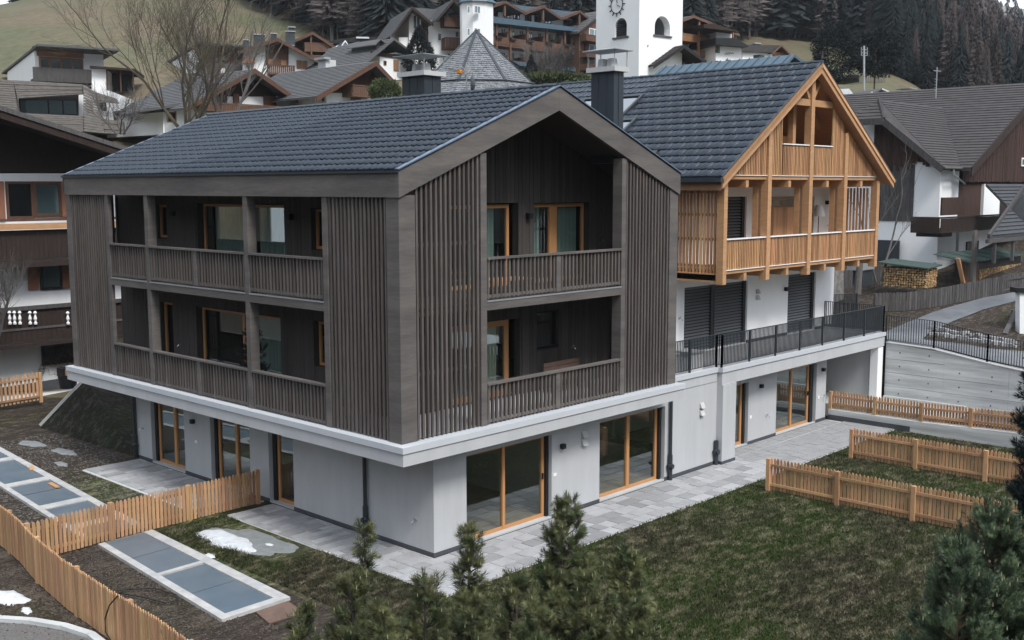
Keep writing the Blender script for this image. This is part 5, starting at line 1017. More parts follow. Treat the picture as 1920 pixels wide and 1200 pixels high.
h = House('hut', 'tiny gabled canopy roof below the orange balconies, right of the church tower', 1300, 140, 92, 20, cat='hut'); h.gable((1293, 131), (1307, 122), (1321, 133), 0, 2.5, 'grey_shingle', 'brown_orange', 4, .12); h.poly('wall', [(1296, 131), (1307, 125), (1318, 132), (1318, 145), (1296, 145)], .2, 2, 'brown_dark')
# snowy shed roofs and little huts on the slope at the right
for k, (a, b, c, d, e_, f, lab) in enumerate(((1636, 178, 1654, 165, 1676, 176, 'open shed with a bright snow covered roof above the farm'),)):
    h = House('shed', lab, a, 182, 84, 15, cat='shed'); h.poly('wall', [(a, d+12), (c, d+3), (e_-3, f+1), (e_-3, 186), (a, 186)], 0, 3, 'black'); 
    p0, p1, p2 = [np.array(h.q(*p, -.4)) for p in ((a-3, b), (c, d), (e_+2, f))]; h.part('roof_slope', slope(p0, p0+(0, 4, 0), p1+(0, 4, 0), p1, 1, .02, .1), 'grey_roof'); h.part('roof_slope', slope(p2, p2+(0, 4, 0), p1+(0, 4, 0), p1, 1, .02, .1), 'snow'); h.rect('post', a-2, 172, a, 182, -.3, -.2, 'white_paint')
h = House('shed', 'flat shed with snowy roof right of the larch gable', 1575, 182, 84, 15, cat='shed'); h.poly('roof', [(1572, 167), (1592, 166), (1600, 176), (1574, 177)], -.3, 3, 'snow'); h.poly('wall', [(1574, 176), (1598, 176), (1598, 186), (1574, 186)], 0, 2.5, 'grey_shingle')
h = House('hut', 'small dark hay hut on the slope beside the power pole', 1590, 150, 105, 15, cat='hut'); h.poly('wall', [(1590, 145), (1611, 144), (1611, 154), (1590, 154)], 0, 2.5, 'old_wood'); h.poly('roof', [(1587, 143), (1592, 140), (1610, 140), (1613, 145), (1587, 146)], -.4, 3, 'grey_roof')
p = hit(1612, 158); fpts = [tuple(hit(x, y)) for x, y in ((1594, 160), (1615, 158), (1640, 158), (1662, 157))]
fence('paling_fence', 'old grey paling fence on the slope beside the power pole', fpts, h=1.5, gap=.3, w=.12, rails=False, mat='bark_grey', cat='fence', group=None)
# ================================================================ farm at the right
F = House('farmhouse', 'old white farmhouse wing with weathered timber cladding and brown tiled roof, left of the barn', 1756, 495, 57)
ptop = F.q(1756, 318)[2]; pb = F.q(1756, 540)[2]
def fp(px, py, x=0): return F.qs(px, py, x)
e0 = np.array(fp(1768, 314, -1.0)); e1 = np.array(F.q(1825, 316, e0[1])); 
rz = F.qs(1650, 187, .2)[2]
# gable apex of the wing: on the ridge, half hipped towards the viewer's left
A0 = np.array(F.qs(1648, 187, .6)); A1 = np.array((F.q(1770, 195, A0[1])[0], A0[1], A0[2])); hipf = np.array(F.qs(1657, 223, -1.0)); yr = A0[1]
e0[0] = -1.0; E1 = np.array((F.q(1822, 316, e0[1])[0], e0[1], e0[2]))
m = slope(e0, E1, A1, A0, 26, .035, .12); F.part('roof_slope', m, 'brown_tile')
F.part('roof_slope', slope(e0, e0+(.01, 0, 0), A0, hipf, 1, .0, .1), 'brown_tile')
hb = np.array((-1.0, 2*yr-hipf[1], hipf[2])); F.part('hip_slope', slope(hipf, hb, A0, A0, 6, .035, .1), 'brown_tile')
F.part('roof_slope', slope(np.array((-1, 2*yr-e0[1], e0[2])), np.array((5, 2*yr-e0[1], e0[2])), A1, A0, 20, .03, .12), 'brown_tile')
F.part('barge_board', MB().beam(e0+(-.04, 0, -.12), hipf+(-.04, 0, -.12), .06, .34), 'old_wood'); F.part('barge_board', MB().beam(hipf+(-.04, 0, -.12), hb+(-.04, 0, -.12), .06, .34), 'old_wood'); F.part('gutter', MB().tube([e0+(0, -.06, -.02), E1+(0, -.06, -.02)], .07, 8), 'old_wood')
m = MB(); n_ = 22
for i in range(n_): m.tube([hipf+(A0-hipf)*i/n_+(0, 0, .03), hipf+(A0-hipf)*(i+1)/n_+(0, 0, .06)], [.09, .07], 6)
F.part('hip_tiles', m, 'brown_tile', kind='stuff')
F.part('wall', MB().prism([(0, 0, pb), (0, 2*yr, pb), (0, 2*yr, e0[2]), (0, yr, A0[2]-.6), (0, 0, e0[2]+.0)], (F.q(1795, 400)[0], 0, 0)), 'render_white')
cl = []; y0c, y1c = fp(1712, 400)[1], fp(1640, 400)[1]; zl = fp(1712, 415)[2]; zm = fp(1712, 308)[2]; rr = random.Random(8)
def roofz(y): return e0[2]+(A0[2]-e0[2])*(y-e0[1])/(A0[1]-e0[1])-.15
y = y0c
while y < y1c: cl.append((-.05, -.001, y, y+.19, zl, zm)); y += .2
pieces(F, 'cladding_board', cl, 'old_wood')
cl = []; y = fp(1744, 300)[1]
while y < y1c: cl.append((-.09-rr.uniform(0, .03), -.052, y, y+.17, zm-rr.uniform(.0, .35)+ (0.2 if y < y0c else 0), roofz(y)-.05)); y += .18
cl = [c for c in cl if c[5] > c[4]+.1]; pieces(F, 'gable_board', cl, 'barn')
dp = F.q(1790, 320, -.3); F.part('downpipe', MB().tube([F.q(1788, 318, -.6), F.q(1788, 327, -.6), F.q(1809, 345, -.1)], .05, 8), 'galv')
F.poly('wall_base', [(1756, 492), (1793, 488), (1793, 540), (1756, 545)], -.15, 0, 'concrete'); F.box('panel_door', (-.3, -.2, fp(1690, 470)[1], fp(1640, 470)[1], fp(1670, 498)[2], fp(1670, 450)[2]), 'metal_dark')
BR = House('barn', 'large dark brown boarded barn with tiled roof and white lower storey at the right edge', 1796, 490, 59, cat='barn')
l, Aq, r = BR.q(1820, 315, -1.), BR.q(1962, 153, -1.), None
el, Aa = np.array(l), np.array(Aq); dn = np.array((0, 20, 0)); mir = np.array((2*Aa[0]-el[0], el[1], el[2]))
BR.part('roof_slope', slope(el+(0, 0, 0), el+dn, Aa+dn, Aa, 32, .035, .15), 'brown_tile'); BR.part('roof_slope', slope(mir, mir+dn, Aa+dn, Aa, 20, .03, .15), 'brown_tile')
BR.part('barge_board', MB().prism([el+(0, -.08, -.45), Aa+(0, -.08, -.45), Aa+(0, -.08, .05), el+(0, -.08, .05)], (0, .07, 0)), 'brown_dark'); BR.part('barge_board', MB().prism([Aa+(0, -.08, -.45), mir+(0, -.08, -.45), mir+(0, -.08, .05), Aa+(0, -.08, .05)], (0, .07, 0)), 'brown_dark')
z40 = BR.q(1830, 340)[2]; xb0 = 0; xb1 = 2*Aa[0]+.0; cl = []; x = xb0
kk = (Aa[2]-el[2])/(Aa[0]-el[0])
while x < 12: zt_ = el[2]+(min(x, 2*Aa[0]-x)-el[0])*kk-.2; cl.append((x, x+.17, -.06-rr.uniform(0, .03), 0, z40-rr.uniform(0, .06), zt_)); x += .18
BR.part('gable_wall', MB().prism([(0, .01, z40), (2*Aa[0], .01, z40), (2*Aa[0], .01, el[2]), (Aa[0], .01, Aa[2]-.2), (0, .01, el[2])], (0, .2, 0)), 'brown_dark')
pieces(BR, 'barn_board', cl, 'barn')
zf = BR.q(1830, 430)[2]; BR.box('lower_wall', (-.0, 12, .0, 8, pb, zf), 'render_white'); BR.box('upper_wall', (0, 12, .3, 8, zf, z40), 'brown_dark')
BR.rect('pilaster', 1844, 345, 1874, 428, -.05, .3, 'render_white'); BR.rect('wall_panel', 1796, 345, 1843, 428, .12, .29, 'barn'); BR.balcony(1764, 402, 1960, 430, -1.5, 0, 'brown_dark'); BR.rect('balcony_screen', 1767, 370, 1810, 403, -1.4, -1.3, 'barn'); BR.rect('bracket', 1766, 431, 1785, 444, -1.3, 0, 'old_wood')
BR.win(1811, 452, 1833, 478, -.02, 'old_wood', mull=(.5,), fw=.08); BR.win(1883, 452, 1903, 474, -.02, 'old_wood', mull=(.5,), fw=.08); BR.win(1914, 296, 1926, 312, -.1, 'white_paint', mull=(.5,))
q = BR.q(1696, 180, 10); BR.box('chimney', (q[0]-.5, q[0]+.5, 9.5, 10.4, q[2]-1.2, q[2]+.2), 'metal_dark'); BR.box('chimney_cap', (q[0]-.6, q[0]+.6, 9.4, 10.5, q[2]+.45, q[2]+.5), 'galv')
an = House('roof_antenna', 'tall tv antenna mast on the brown barn ridge', 1755, 176, 68, cat='antenna'); m = MB().tube([(0, 0, -1), (0, 0, 1.6)], .035, 5).tube([(-.5, 0, 1.35), (.6, 0, 1.4)], .025, 4)
for k in range(5): m.tube([(-.3+.0*k, .0, .2+k*.17), (.3, .1, .2+k*.17)], .015, 4)
an.part('mast', m, 'galv')
a2 = T('roof_antenna', 'tv antenna with orange head on a mast beside the shingled chapel roof', 'antenna', tuple(on(875, 175, 'x', 7.0)))
b = np.array(on(875, 175, 'x', 7.0)); tp = np.array(on(876, 119, 'x', 7.0)); a2.part('mast', MB().tube([b-(0, 0, .6), (b[0], b[1], tp[2])], .016, 6), 'galv')
c = np.array((b[0], b[1], on(876, 136, 'x', 7.)[2])); dr_ = np.array(on(830, 127, 'x', 7.0))-c
m = MB().tube([c, c+dr_], .008, 4).tube([c+(0, 0, -.05), c+dr_*.95+(0, 0, -.12)], .008, 4)
for t in np.linspace(.2, 1, 9): p = c+dr_*t; m.tube([p+(-.12, .03, .04), p+(.12, -.03, -.04)], .005, 3)
m.tube([c+(.0, .25, .2), c+(0, -.1, -.0)], .008, 4).tube([c+(.0, .22, -.22), c+(0, -.1, 0)], .008, 4); a2.part('yagi', m, 'galv'); p = c+dr_*.3; a2.part('antenna_head', MB().box(p[0]-.05, p[0]+.05, p[1]-.07, p[1]+.07, p[2]-.06, p[2]+.04), 'orange')
dsh = T('satellite_dish', 'small dark satellite dish seen edge on beside the antenna mast', 'dish', tuple(on(889, 172, 'x', 7.2))); o_ = np.array(on(886, 160, 'x', 7.2)); dsh.part('dish', MB().tube([o_+(0, 0, 0), o_+(.02, -.03, 0), o_+(.05, -.06, 0)], [.30, .2, .02], 16), 'metal_dark'); dsh.part('arm', MB().tube([o_, o_+(.1, 0, -.6)], .02, 6), 'galv')
# tiled canopy roof at the right edge
M('canopy_tile', (.042, .046, .052), .7, .3, 3., bump=.3)
CR = House('canopy', 'grey tiled canopy roof on dark posts at the right edge', 1852, 445, 50, cat='canopy')
z_ = CR.q(1852, 443)[2]; rz_ = CR.q(1925, 345, 2.4)[2]; x_ = CR.q(1925, 345, 2.4)[0]
CR.part('roof_slope', slope((0, 0, z_), (6, 0, z_), (6, 2.4, rz_), (x_, 2.4, rz_), 14, .05, .12), 'canopy_tile'); CR.part('verge', MB().beam((-.03, -.05, z_), (x_-.03, 2.4, rz_), .12, .2), 'old_wood'); CR.box('eaves_beam', (-.15, 6, -.1, .05, z_-.32, z_-.14), 'old_wood')
for px in (1867, 1901): q = CR.q(px, 470); CR.box('post', (q[0]-.07, q[0]+.07, .0, .14, z_-1.3, z_-.32), 'old_wood')
PO = House('post', 'slender wooden post standing in front of the old farmhouse', 1828, 548, 52, cat='post'); PO.rect('shaft', 1825, 432, 1831, 548, 0, .12, 'bark_grey')
WP = House('white_wall', 'corner of a white building with dark capping and outside steps at the right edge', 1912, 650, 45, 0, cat='wall'); WP.poly('wall', [(1912, 548), (2000, 548), (2000, 650), (1912, 645)], 0, .4, 'render_white'); WP.poly('wall_cap', [(1906, 540), (2000, 540), (2000, 549), (1906, 549)], -.1, .5, 'black')
for k in range(6): a = WP.q(1888+k*3, 632-k*10, .2+k*.35); WP.box('step', (a[0], a[0]+.6, .2+k*.35, .56+k*.35, a[2]-.3, a[2]), 'grey_roof')
WP.part('stair_rail', MB().beam(WP.q(1884, 627, -.2), WP.q(1913, 568, 1.8), .18, .12), 'old_wood')
# firewood stacks
def logs(h, x0, x1, y0, y1, z0, z1, face, st, seed):
    rr = random.Random(seed); me = []
    for k in range(4):
        m = MB(); n = rr.choice([4, 5, 6]); m.tube([(0, 0, 0), (0, -.06, 0)], .5, n); me.append(m.mesh('log', 'log_end'))
    out = []; z = z0+st/2
    while z < z1:
        u = (x0 if face == 'y' else y0)+st/2; ue = x1 if face == 'y' else y1
        while u < ue: out.append((u+rr.uniform(-.02, .02), z+rr.uniform(-.015, .015))); u += st
        z += st*.9
    for i, (u, zz) in enumerate(out[:300]):
        o = link('log', me[i % 4], h.o, (u, y0, zz) if face == 'y' else (x0, u, zz)); s_ = st*rr.uniform(.85, 1.1); o.scale = (s_, rr.uniform(.4, 1.3), s_); o.rotation_euler = (0, rr.uniform(0, 6), 0) if face == 'y' else (0, 0, R(-90))
WS = House('firewood_stack', 'firewood stack under a flat green roof beside the grey farmhouse wall', 1733, 541, 51, cat='firewood stack'); xw = WS.q(1755, 520)[0]; yw = WS.qs(1655, 520)[1]; zt_ = WS.q(1735, 505)[2]
WS.box('core', (.02, xw, .02, yw, .0, zt_), 'brown_tile'); logs(WS, 0, xw, 0, 0, 0, zt_, 'y', .1, 1); logs(WS, 0, 0, 0, yw, 0, zt_, 'x', .125, 2)
WS.part('roof', MB().prism([(-.2, -.2, zt_+.02), (xw+.2, -.2, zt_+.1), (xw+.2, yw+.2, zt_+.28), (-.2, yw+.2, zt_+.2)], (0, 0, .06)), 'green_felt')
W2 = House('firewood_stack', 'long firewood stack with brown boards and corrugated cover behind the grey fence', 1834, 530, 54, cat='firewood stack'); zt_ = W2.q(1850, 486)[2]
W2.box('core', (0, 6, .02, 1.2, -.2, zt_), 'brown_tile'); logs(W2, 0, 6, 0, 0, 0, zt_, 'y', .12, 5)
x0_, x1_ = W2.q(1800, 500)[0], W2.q(1832, 500)[0]; bb = []; x = x0_
while x < x1_: bb.append((x, x+.16, -.08, -.04, .0, zt_)); x += .2
pieces(W2, 'board', bb, 'brown_red'); W2.part('leaning_plank', MB().beam(W2.q(1806, 530, -.4), W2.q(1796, 484, -.2), .3, .05), 'larch'); m = MB(); xs_ = np.linspace(x0_-.2, 6, 60)
for a, b in zip(xs_[:-1], xs_[1:]): z = .03*math.sin(a*30); m.add([(a, -.4, zt_+.02+z), (b, -.4, zt_+.02-z), (b, 1.3, zt_+.35-z), (a, 1.3, zt_+.35+z)], [(0, 1, 2, 3)])
W2.part('corrugated_cover', m, 'green_felt')
GB = House('tool_box', 'grey metal cabinet standing behind the larch balcony near a tree stump', 1612, 540, 50, cat='cabinet'); GB.rect('body', 1618, 492, 1636, 535, 0, .5, 'metal_dark'); GB.rect('lid', 1615, 490, 1640, 506, -.1, .6, 'galv')
TR = House('tree_trunk', 'bare grey tree trunk standing behind the larch balcony', 1609, 548, 48, cat='tree'); TR.part('trunk', MB().tube([TR.q(1607, 552), TR.q(1610, 520), TR.q(1614, 480), TR.q(1612, 440)], [.17, .15, .13, .1], 9), 'bark_grey')
SW = House('rubble_wall', 'rough rubble stone wall at the rear corner of the white house', 1562, 600, 47, cat='wall'); SW.poly('wall', [(1560, 500), (1582, 500), (1582, 560), (1560, 570)], 0, .5, 'stone_wall')
f1 = [tuple(hit(x, y)) for x, y in ((1640, 586), (1700, 584), (1760, 576), (1830, 562), (1900, 548), (1980, 538))]
fence('board_fence', 'long weathered grey board fence along the lane below the farm', f1, h=.88, gap=.15, w=.13, side=1, mat='old_wood', cat='fence', group=None, tip=.02, post=3)
f2 = [tuple(hit(x, y)) for x, y in ((1565, 545), (1600, 543), (1650, 535))]
fence('board_fence', 'short weathered board fence left of the firewood stack with the green roof', f2, h=1.0, gap=.15, w=.13, side=1, mat='old_wood', cat='fence', group=None, tip=.02, post=3)
m = MB(); rr = random.Random(5)
for i in range(70):
    p = hit(rr.uniform(1745, 1880), 0) if False else None
sy = House('stone_edging', 'rows of grey edging stones and broken slabs beside the lane', 1745, 640, 44, cat='stones')
ed = []
for i in range(26):
    px = 1750+i*6; 
    for py in (618+i*1.0, 628+i*.9): p = hit(px, py); m = MB().box(-.12, .12, -.1, .1, -.05, .12).mesh('stone', 'stone') if i == 0 and py < 620 else sy.me; sy.me = m; o = link('stone', m, None, tuple(p)); o.parent = sy.o; l_ = p-sy.O; o.location = (float(l_@sy.ex), float(l_@sy.ey), float(l_[2])); o.rotation_euler = (0, 0, rr.uniform(0, 3)); o.scale = (rr.uniform(.8, 1.5), rr.uniform(.7, 1.2), rr.uniform(.6, 1.3))
# power poles
for lab, a, b, c, D in (('grey power pole with small cross arms on the slope right of the larch gable', 1620, 86, 160, 92),):
    h = House('power_pole', lab, a, c, D, 0, cat='pole'); h.part('pole', MB().tube([h.q(a, c+10), h.q(a, b)], .085, 8), 'galv'); m = MB()
    for y in (93, 99, 104): p, q_ = h.q(a-5, y), h.q(a+6, y+.5); m.tube([p, q_], .03, 5); m.tube([q_, (q_[0], 0, q_[2]+.2)], .035, 5); m.tube([p, (p[0], 0, p[2]+.2)], .035, 5)
    h.part('cross_arms', m, 'galv')
# ================================================================ things on the balconies
BN = T('bench', 'brown wooden bench with slatted back on the lower balcony of the timber house', 'bench', (7.2, 1.6, 0))
for k in range(3): BN.box('back_slat', (6.5, 7.95, 1.72, 1.75, .42+k*.13, .53+k*.13), 'brick_brown')
BN.box('seat', (6.5, 7.95, 1.25, 1.7, .38, .42), 'brick_brown')
for x in (6.55, 7.85):
    for y in (1.3, 1.7): BN.box('leg', (x, x+.05, y, y+.05, .0, .38), 'brick_brown')
FS = T('firewood_stack', 'narrow stack of firewood in the dark corner of the lower balcony', 'firewood stack', (9.75, 1.5, 0)); FS.s = 0
rr = random.Random(3); lg = MB().tube([(0, 0, 0), (0, .3, 0)], .06, 6).mesh('log', 'log_end')
for k in range(16):
    for j in range(3): o = link('log', lg, FS.o, (-.1+j*.11+rr.uniform(-.01, .01), .0, .07+k*.105)); o.rotation_euler = (0, rr.uniform(0, 3), 0)
FL = T('floor_lamp', 'floor lamp with white conical shade on the larch balcony', 'lamp', (23.1, 2.6, 2.88)); FL.part('shade', MB().tube([(23.1, 2.6, 4.35), (23.1, 2.6, 4.78)], [.26, .12], 16), 'white_paint'); FL.part('stem', MB().tube([(23.1, 2.6, 2.9), (23.1, 2.6, 4.4)], .015, 6), 'black'); FL.part('base', MB().tube([(23.1, 2.6, 2.885), (23.1, 2.6, 2.91)], .14, 12), 'black')
FP = T('flower_pot', 'dark pot with a white figure in the gable opening of the larch house', 'pot', (17.9, 1.7, 6.7)); FP.part('pot', MB().tube([(17.9, 1.7, 6.72), (17.9, 1.7, 6.98)], [.11, .17], 10), 'pot'); FP.part('figure', MB().tube([(17.9, 1.7, 6.98), (17.9, 1.7, 7.1), (17.9, 1.7, 7.25), (17.9, 1.7, 7.45)], [.09, .13, .06, .1], 10), 'white_paint'); LH.box('loft_shelf', (17.5, 18.6, 1.5, 1.9, 6.66, 6.715), 'larch')
GL = T('barbecue', 'small dark barbecue at the right end of the upper balcony', 'barbecue', (9.35, 1.2, 2.87)); GL.box('body', (9.1, 9.6, 1.0, 1.4, 3.7, 3.98), 'black'); GL.part('lid', MB().tube([(9.1, 1.2, 3.98), (9.6, 1.2, 3.98)], .2, 12), 'metal_dark')
for x in (9.12, 9.55): GL.box('leg', (x, x+.04, 1.05, 1.35, 2.87, 3.7), 'black')
for k, (x, y, lb) in enumerate(((12.4, 1.1, 'white planter box on the terrace beside the railing step'), (11.4, 1.3, 'grey planter box on the terrace next to the timber house'))):
    t = T('planter_box', lb, 'planter', (x, y, -.05)); t.part('box', MB().box(x-.3, x+.3, y-.3, y+.3, -.05, .5), ('white_paint', 'cement')[k]); t.box('rim', (x-.33, x+.33, y-.33, y+.33, .502, .56), 'cement')
TC = T('table', 'low wooden table on the timber house upper balcony behind the slats', 'table', (4.3, 1.1, 2.87)); TC.box('tabletop', (3.6, 5.0, .8, 1.4, 3.2, 3.24), 'larch')
for x in (3.65, 4.9):
    for y in (.85, 1.3): TC.box('leg', (x, x+.05, y, y+.05, 2.87, 3.2), 'larch')
# ================================================================ trees
def leafless(name, label, base, hgt, spread, seed, mat='bark', stems=1, rad=.2, depth=6, lean=(0, 0), cat='tree', nb=(3, 4), amin=.25, amax=.6, minr=.006):
    rr = random.Random(seed); tr = MB(); br = MB(); base = Vector(base)
    def grow(p, d, L, r, k, tgt):
        pts = [p]; n = 4; dd = d.copy()
        for i in range(n): dd = (dd+Vector((rr.uniform(-1, 1), rr.uniform(-1, 1), rr.uniform(-.5, .9)))*.13).normalized(); pts.append(pts[-1]+dd*L/n)
        tgt.tube(pts, [r*(1-.42*i/n) for i in range(n+1)], 6 if k < 2 else (4 if k < 4 else 3), False)
        if k >= depth: return
        for j in range(rr.randint(*nb)):
            t = rr.uniform(.35, 1) if j else 1; q = pts[min(n, int(t*n))]; ax = Vector((rr.uniform(-1, 1), rr.uniform(-1, 1), rr.uniform(-1, 1))).cross(dd).normalized()
            nd = (Matrix.Rotation(rr.uniform(amin, amax)*(1 if j else .5), 3, ax)@dd+Vector((0, 0, .10))).normalized(); grow(q, nd, L*rr.uniform(.6, .85), max(minr, r*(.66 if j == 0 else .45)), k+1, br)
    for s_ in range(stems):
        a = 2*math.pi*s_/stems+rr.uniform(-.4, .4); d = Vector((math.cos(a)*spread+lean[0], math.sin(a)*spread+lean[1], 1)).normalized(); grow(base+Vector((math.cos(a)*.2, math.sin(a)*.2, -.2)), d, hgt*.30*rr.uniform(.85, 1.1), rad, 0, tr)
    t = T(name, label, cat, tuple(base)); t.part('trunk', tr, mat); t.part('branches', br, mat); return t
b = at(352, 246, 60); leafless('bare_tree', 'big leafless tree with several mossy stems in front of the chalets at the upper left', b, 10.6, .5, 17, stems=5, rad=.105, depth=6, nb=(2, 4), amin=.3, amax=.75, minr=.006)
b = at(425, 246, 62); leafless('bare_tree', 'smaller leafless tree right of the big bare tree', b, 8.5, .3, 12, 'bark_grey', stems=2, rad=.13, depth=4)
b = at(1648, 520, 52.5); leafless('bare_tree', 'leafless drooping tree beside the farmhouse wall behind the larch balcony', b, 7.6, .28, 21, 'bark_grey', stems=2, rad=.07, depth=5, nb=(2, 3), amin=.35, amax=.8, minr=.005)
b = at(-22, 640, 39); leafless('bare_bush', 'twigs of a leafless bush reaching in from the left edge', b, 4.6, .5, 31, 'bark_grey', stems=4, rad=.05, depth=4, cat='bush')
b = at(225, 245, 66); leafless('bare_bush', 'tangled leafless bush below the carport', b, 4.2, 1.0, 41, 'bark_grey', stems=6, rad=.05, depth=4, cat='bush', amin=.3, amax=.9)
for k, (px, py, D, h_, lb) in enumerate(((1030, 160, 104, 6.0, 'leafless shrub in front of the white hotel base'), (1050, 160, 106, 5.2, 'second leafless shrub by the hotel base'), (1012, 161, 103, 4.4, 'small leafless shrub beside the hotel conifer'))):
    leafless('bare_bush', lb, at(px, py, D), h_, .5, 50+k, 'bark_grey', stems=6, rad=.05, depth=4, cat='bush', minr=.012)
# far conifers: low cost but ragged
def conifer_mesh(name, seed, kind, hi=1):
    rr = np.random.default_rng(seed); v = []; f = []
    H_ = 1.0; nl = int((16 if kind == 'spruce' else 18)*(2.6 if hi else 1))
    for i in range(nl):
        t = i/nl; z = (.10 if kind == 'spruce' else .14)+.88*t; r = (.17 if kind == 'spruce' else .135)*(1-t)**.85+.012; nb = 20 if hi else 8
        for k in range(nb):
            a = rr.uniform(0, 2*math.pi); rr_ = r*rr.uniform(.55, 1.15); w_ = (.045 if kind == 'spruce' else .024)*(1.1-t*.7)*(.30 if hi else 1); dz = -.045*rr.uniform(.5, 1.5) if kind == 'spruce' else .006*rr.uniform(-2.5, 2)
            c, s = math.cos(a), math.sin(a); o = len(v); zz = z+rr.uniform(-.02, .02)
            v += [(0, 0, zz+.035), (c*rr_*.55-s*w_, s*rr_*.55+c*w_, zz+dz*.4), (c*rr_, s*rr_, zz+dz), (c*rr_*.55+s*w_, s*rr_*.55-c*w_, zz+dz*.4)]; f += [(o, o+1, o+2), (o, o+2, o+3)]
            if kind != 'spruce':
                for q in ((.35, .5, .65, .8, .92) if hi else (.5, .8)): o = len(v); e_ = .5 if hi else 1; v += [(c*rr_*q, s*rr_*q, zz), (c*rr_*q+rr.uniform(-.02, .02)*e_, s*rr_*q+rr.uniform(-.02, .02)*e_, zz+.035*e_), (c*rr_*q+.012*e_*rr.normal(), s*rr_*q+.012*e_*rr.normal(), zz-.02*e_)]; f += [(o, o+1, o+2)]
    o = len(v); 
    for k in range(5): a = 2*math.pi*k/5; v += [(.009*math.cos(a), .009*math.sin(a), -.05), (.003*math.cos(a), .003*math.sin(a), .95)]
    for k in range(5): a, b = o+2*k, o+2*((k+1) % 5); f.append((a, b, b+1, a+1))
    return v, f, o
def split_tree(seed, kind, mat, hi=1):
    v, f, o = conifer_mesh('t', seed, kind, hi); nf = len(f)-5
    c = MB(); c.v = v[:o]; c.f = f[:nf]; t = MB(); t.v = v[o:]; t.f = [tuple(i-o for i in q) for q in f[nf:]]
    return c.mesh('crown', mat), t.mesh('trunk', 'bark_grey'), v, f
KT = {'spruce': [split_tree(100+i, 'spruce', 'spruce') for i in range(4)], 'larch': [split_tree(200+i, 'larch', 'larch_twig') for i in range(4)]}
KL = {'spruce': [split_tree(100+i, 'spruce', 'spruce', 0) for i in range(4)], 'larch': [split_tree(200+i, 'larch', 'larch_twig', 0) for i in range(4)]}
rf = np.random.default_rng(5); cand = []
def edge_v(px):      # where the forest begins
    return np.interp(px, [150, 300, 480, 620, 740, 900, 1130, 1290, 1420, 1600, 1660, 1800, 2000], [222, 205, 168, 133, 128, 142, 150, 142, 178, 172, 140, 135, 130])
while len(cand) < 3500:
    px = rf.uniform(60, 2250) if rf.random() < .6 else rf.uniform(1380, 2150); lim = edge_v(px); v = lim+rf.exponential(70 if px < 1600 else 105); 
    if v > 620 or (v-lim) > 300: continue
    if px < 300 and rf.random() > .6: continue
    u = (px-960)/FOC*v; X = CP[0]+v*FH[0]+u*FH[1]; Y = CP[1]+v*FH[1]-u*FH[0]; z = float(HG(X, Y)[0])
    hh = rf.uniform(17, 28)*(.9 if v < 150 else 1); 
    if v-lim < 12 and rf.random() < .3: hh *= .6
    if px > 1500 and v < 300: hh *= .52+.0016*(v-130)
    ppx = px+rf.normal()*40; lar = (rf.random() < (.5 if v-lim < 28 else .12)) if px < 1640 else (rf.random() < (.62 if (math.sin(px*.021+1.0)+math.sin(v*.043)) > .1 and v < 300 else .12))
    cand.append((v, X, Y, z, hh, 'larch' if lar else 'spruce', int(rf.integers(4)), rf.uniform(0, 6.28)))
cand.sort(); cnt_ = {'larch': 0, 'spruce': 0}; acc = {'larch': [[], []], 'spruce': [[], []]}
for i, (v, X, Y, z, hh, kd, k, a) in enumerate(cand):
    cm, tm, _, _ = KT[kd][k]; _, _, vv, ff = KL[kd][k]; cnt_[kd] += 1
    if cnt_[kd] <= 300:
        o = link('conifer' if kd == 'spruce' else 'larch_tree', None, None, (X, Y, z)); o.rotation_euler = (0, 0, a); o.scale = (hh, hh, hh)
        tag(o, 'dark evergreen spruce at the edge of the hillside forest' if kd == 'spruce' else 'leafless brownish larch at the edge of the hillside forest', 'tree', 'spruces along the forest edge' if kd == 'spruce' else 'bare larches along the forest edge')
        link('crown', cm, o); link('trunk', tm, o)
    else:
        A = np.array(vv)*hh; c, s = math.cos(a), math.sin(a); A = np.stack([A[:, 0]*c-A[:, 1]*s+X, A[:, 0]*s+A[:, 1]*c+Y, A[:, 2]+z], 1); acc[kd][0].append(A); acc[kd][1].append(ff)
for kd, nm in (('larch', 'larch_forest'), ('spruce', 'spruce_forest')):
    Vv = np.concatenate(acc[kd][0]); fs = []; o = 0
    for A, ff in zip(*acc[kd]): fs += [tuple(i+o for i in q) for q in ff]; o += len(A)
    me = bpy.data.meshes.new(nm); me.from_pydata(Vv.tolist(), [], fs); me.materials.append(MATS['larch_twig' if kd == 'larch' else 'spruce']); tag(link(nm, me), ('leafless larches massed through the forest on the hillside' if kd == 'larch' else 'dark spruces massed on the forested hillside behind the village'), 'forest', kind='stuff')
# distant ridge at the upper right, sunlight mixed into its pale forest colour
vs = []
for i, v in enumerate(np.linspace(850, 1300, 8)):
    for j, px in enumerate(np.linspace(1500, 2900, 30)):
        u = (px-960)/FOC*v; zz = 5.5+(351-(24+9*math.sin(j*.9)+5*math.sin(j*2.3)+(px-1900)*.01))/FOC*v*(.55+.45*min(1, i/3)); vs.append((CP[0]+v*FH[0]+u*FH[1], CP[1]+v*FH[1]-u*FH[0], zz-(0 if i else 90)))
me = bpy.data.meshes.new('far_hills'); me.from_pydata([tuple(map(float, p)) for p in vs], [], [(i*30+j, i*30+j+1, (i+1)*30+j+1, (i+1)*30+j) for i in range(7) for j in range(29)]); M('far_forest_sunlit', (.16, .175, .17), .95, .5, .03, bump=0, col2=(.24, .21, .18), s2=.008); me.materials.append(MATS['far_forest_sunlit']); tag(link('far_hills', me), kind='structure')
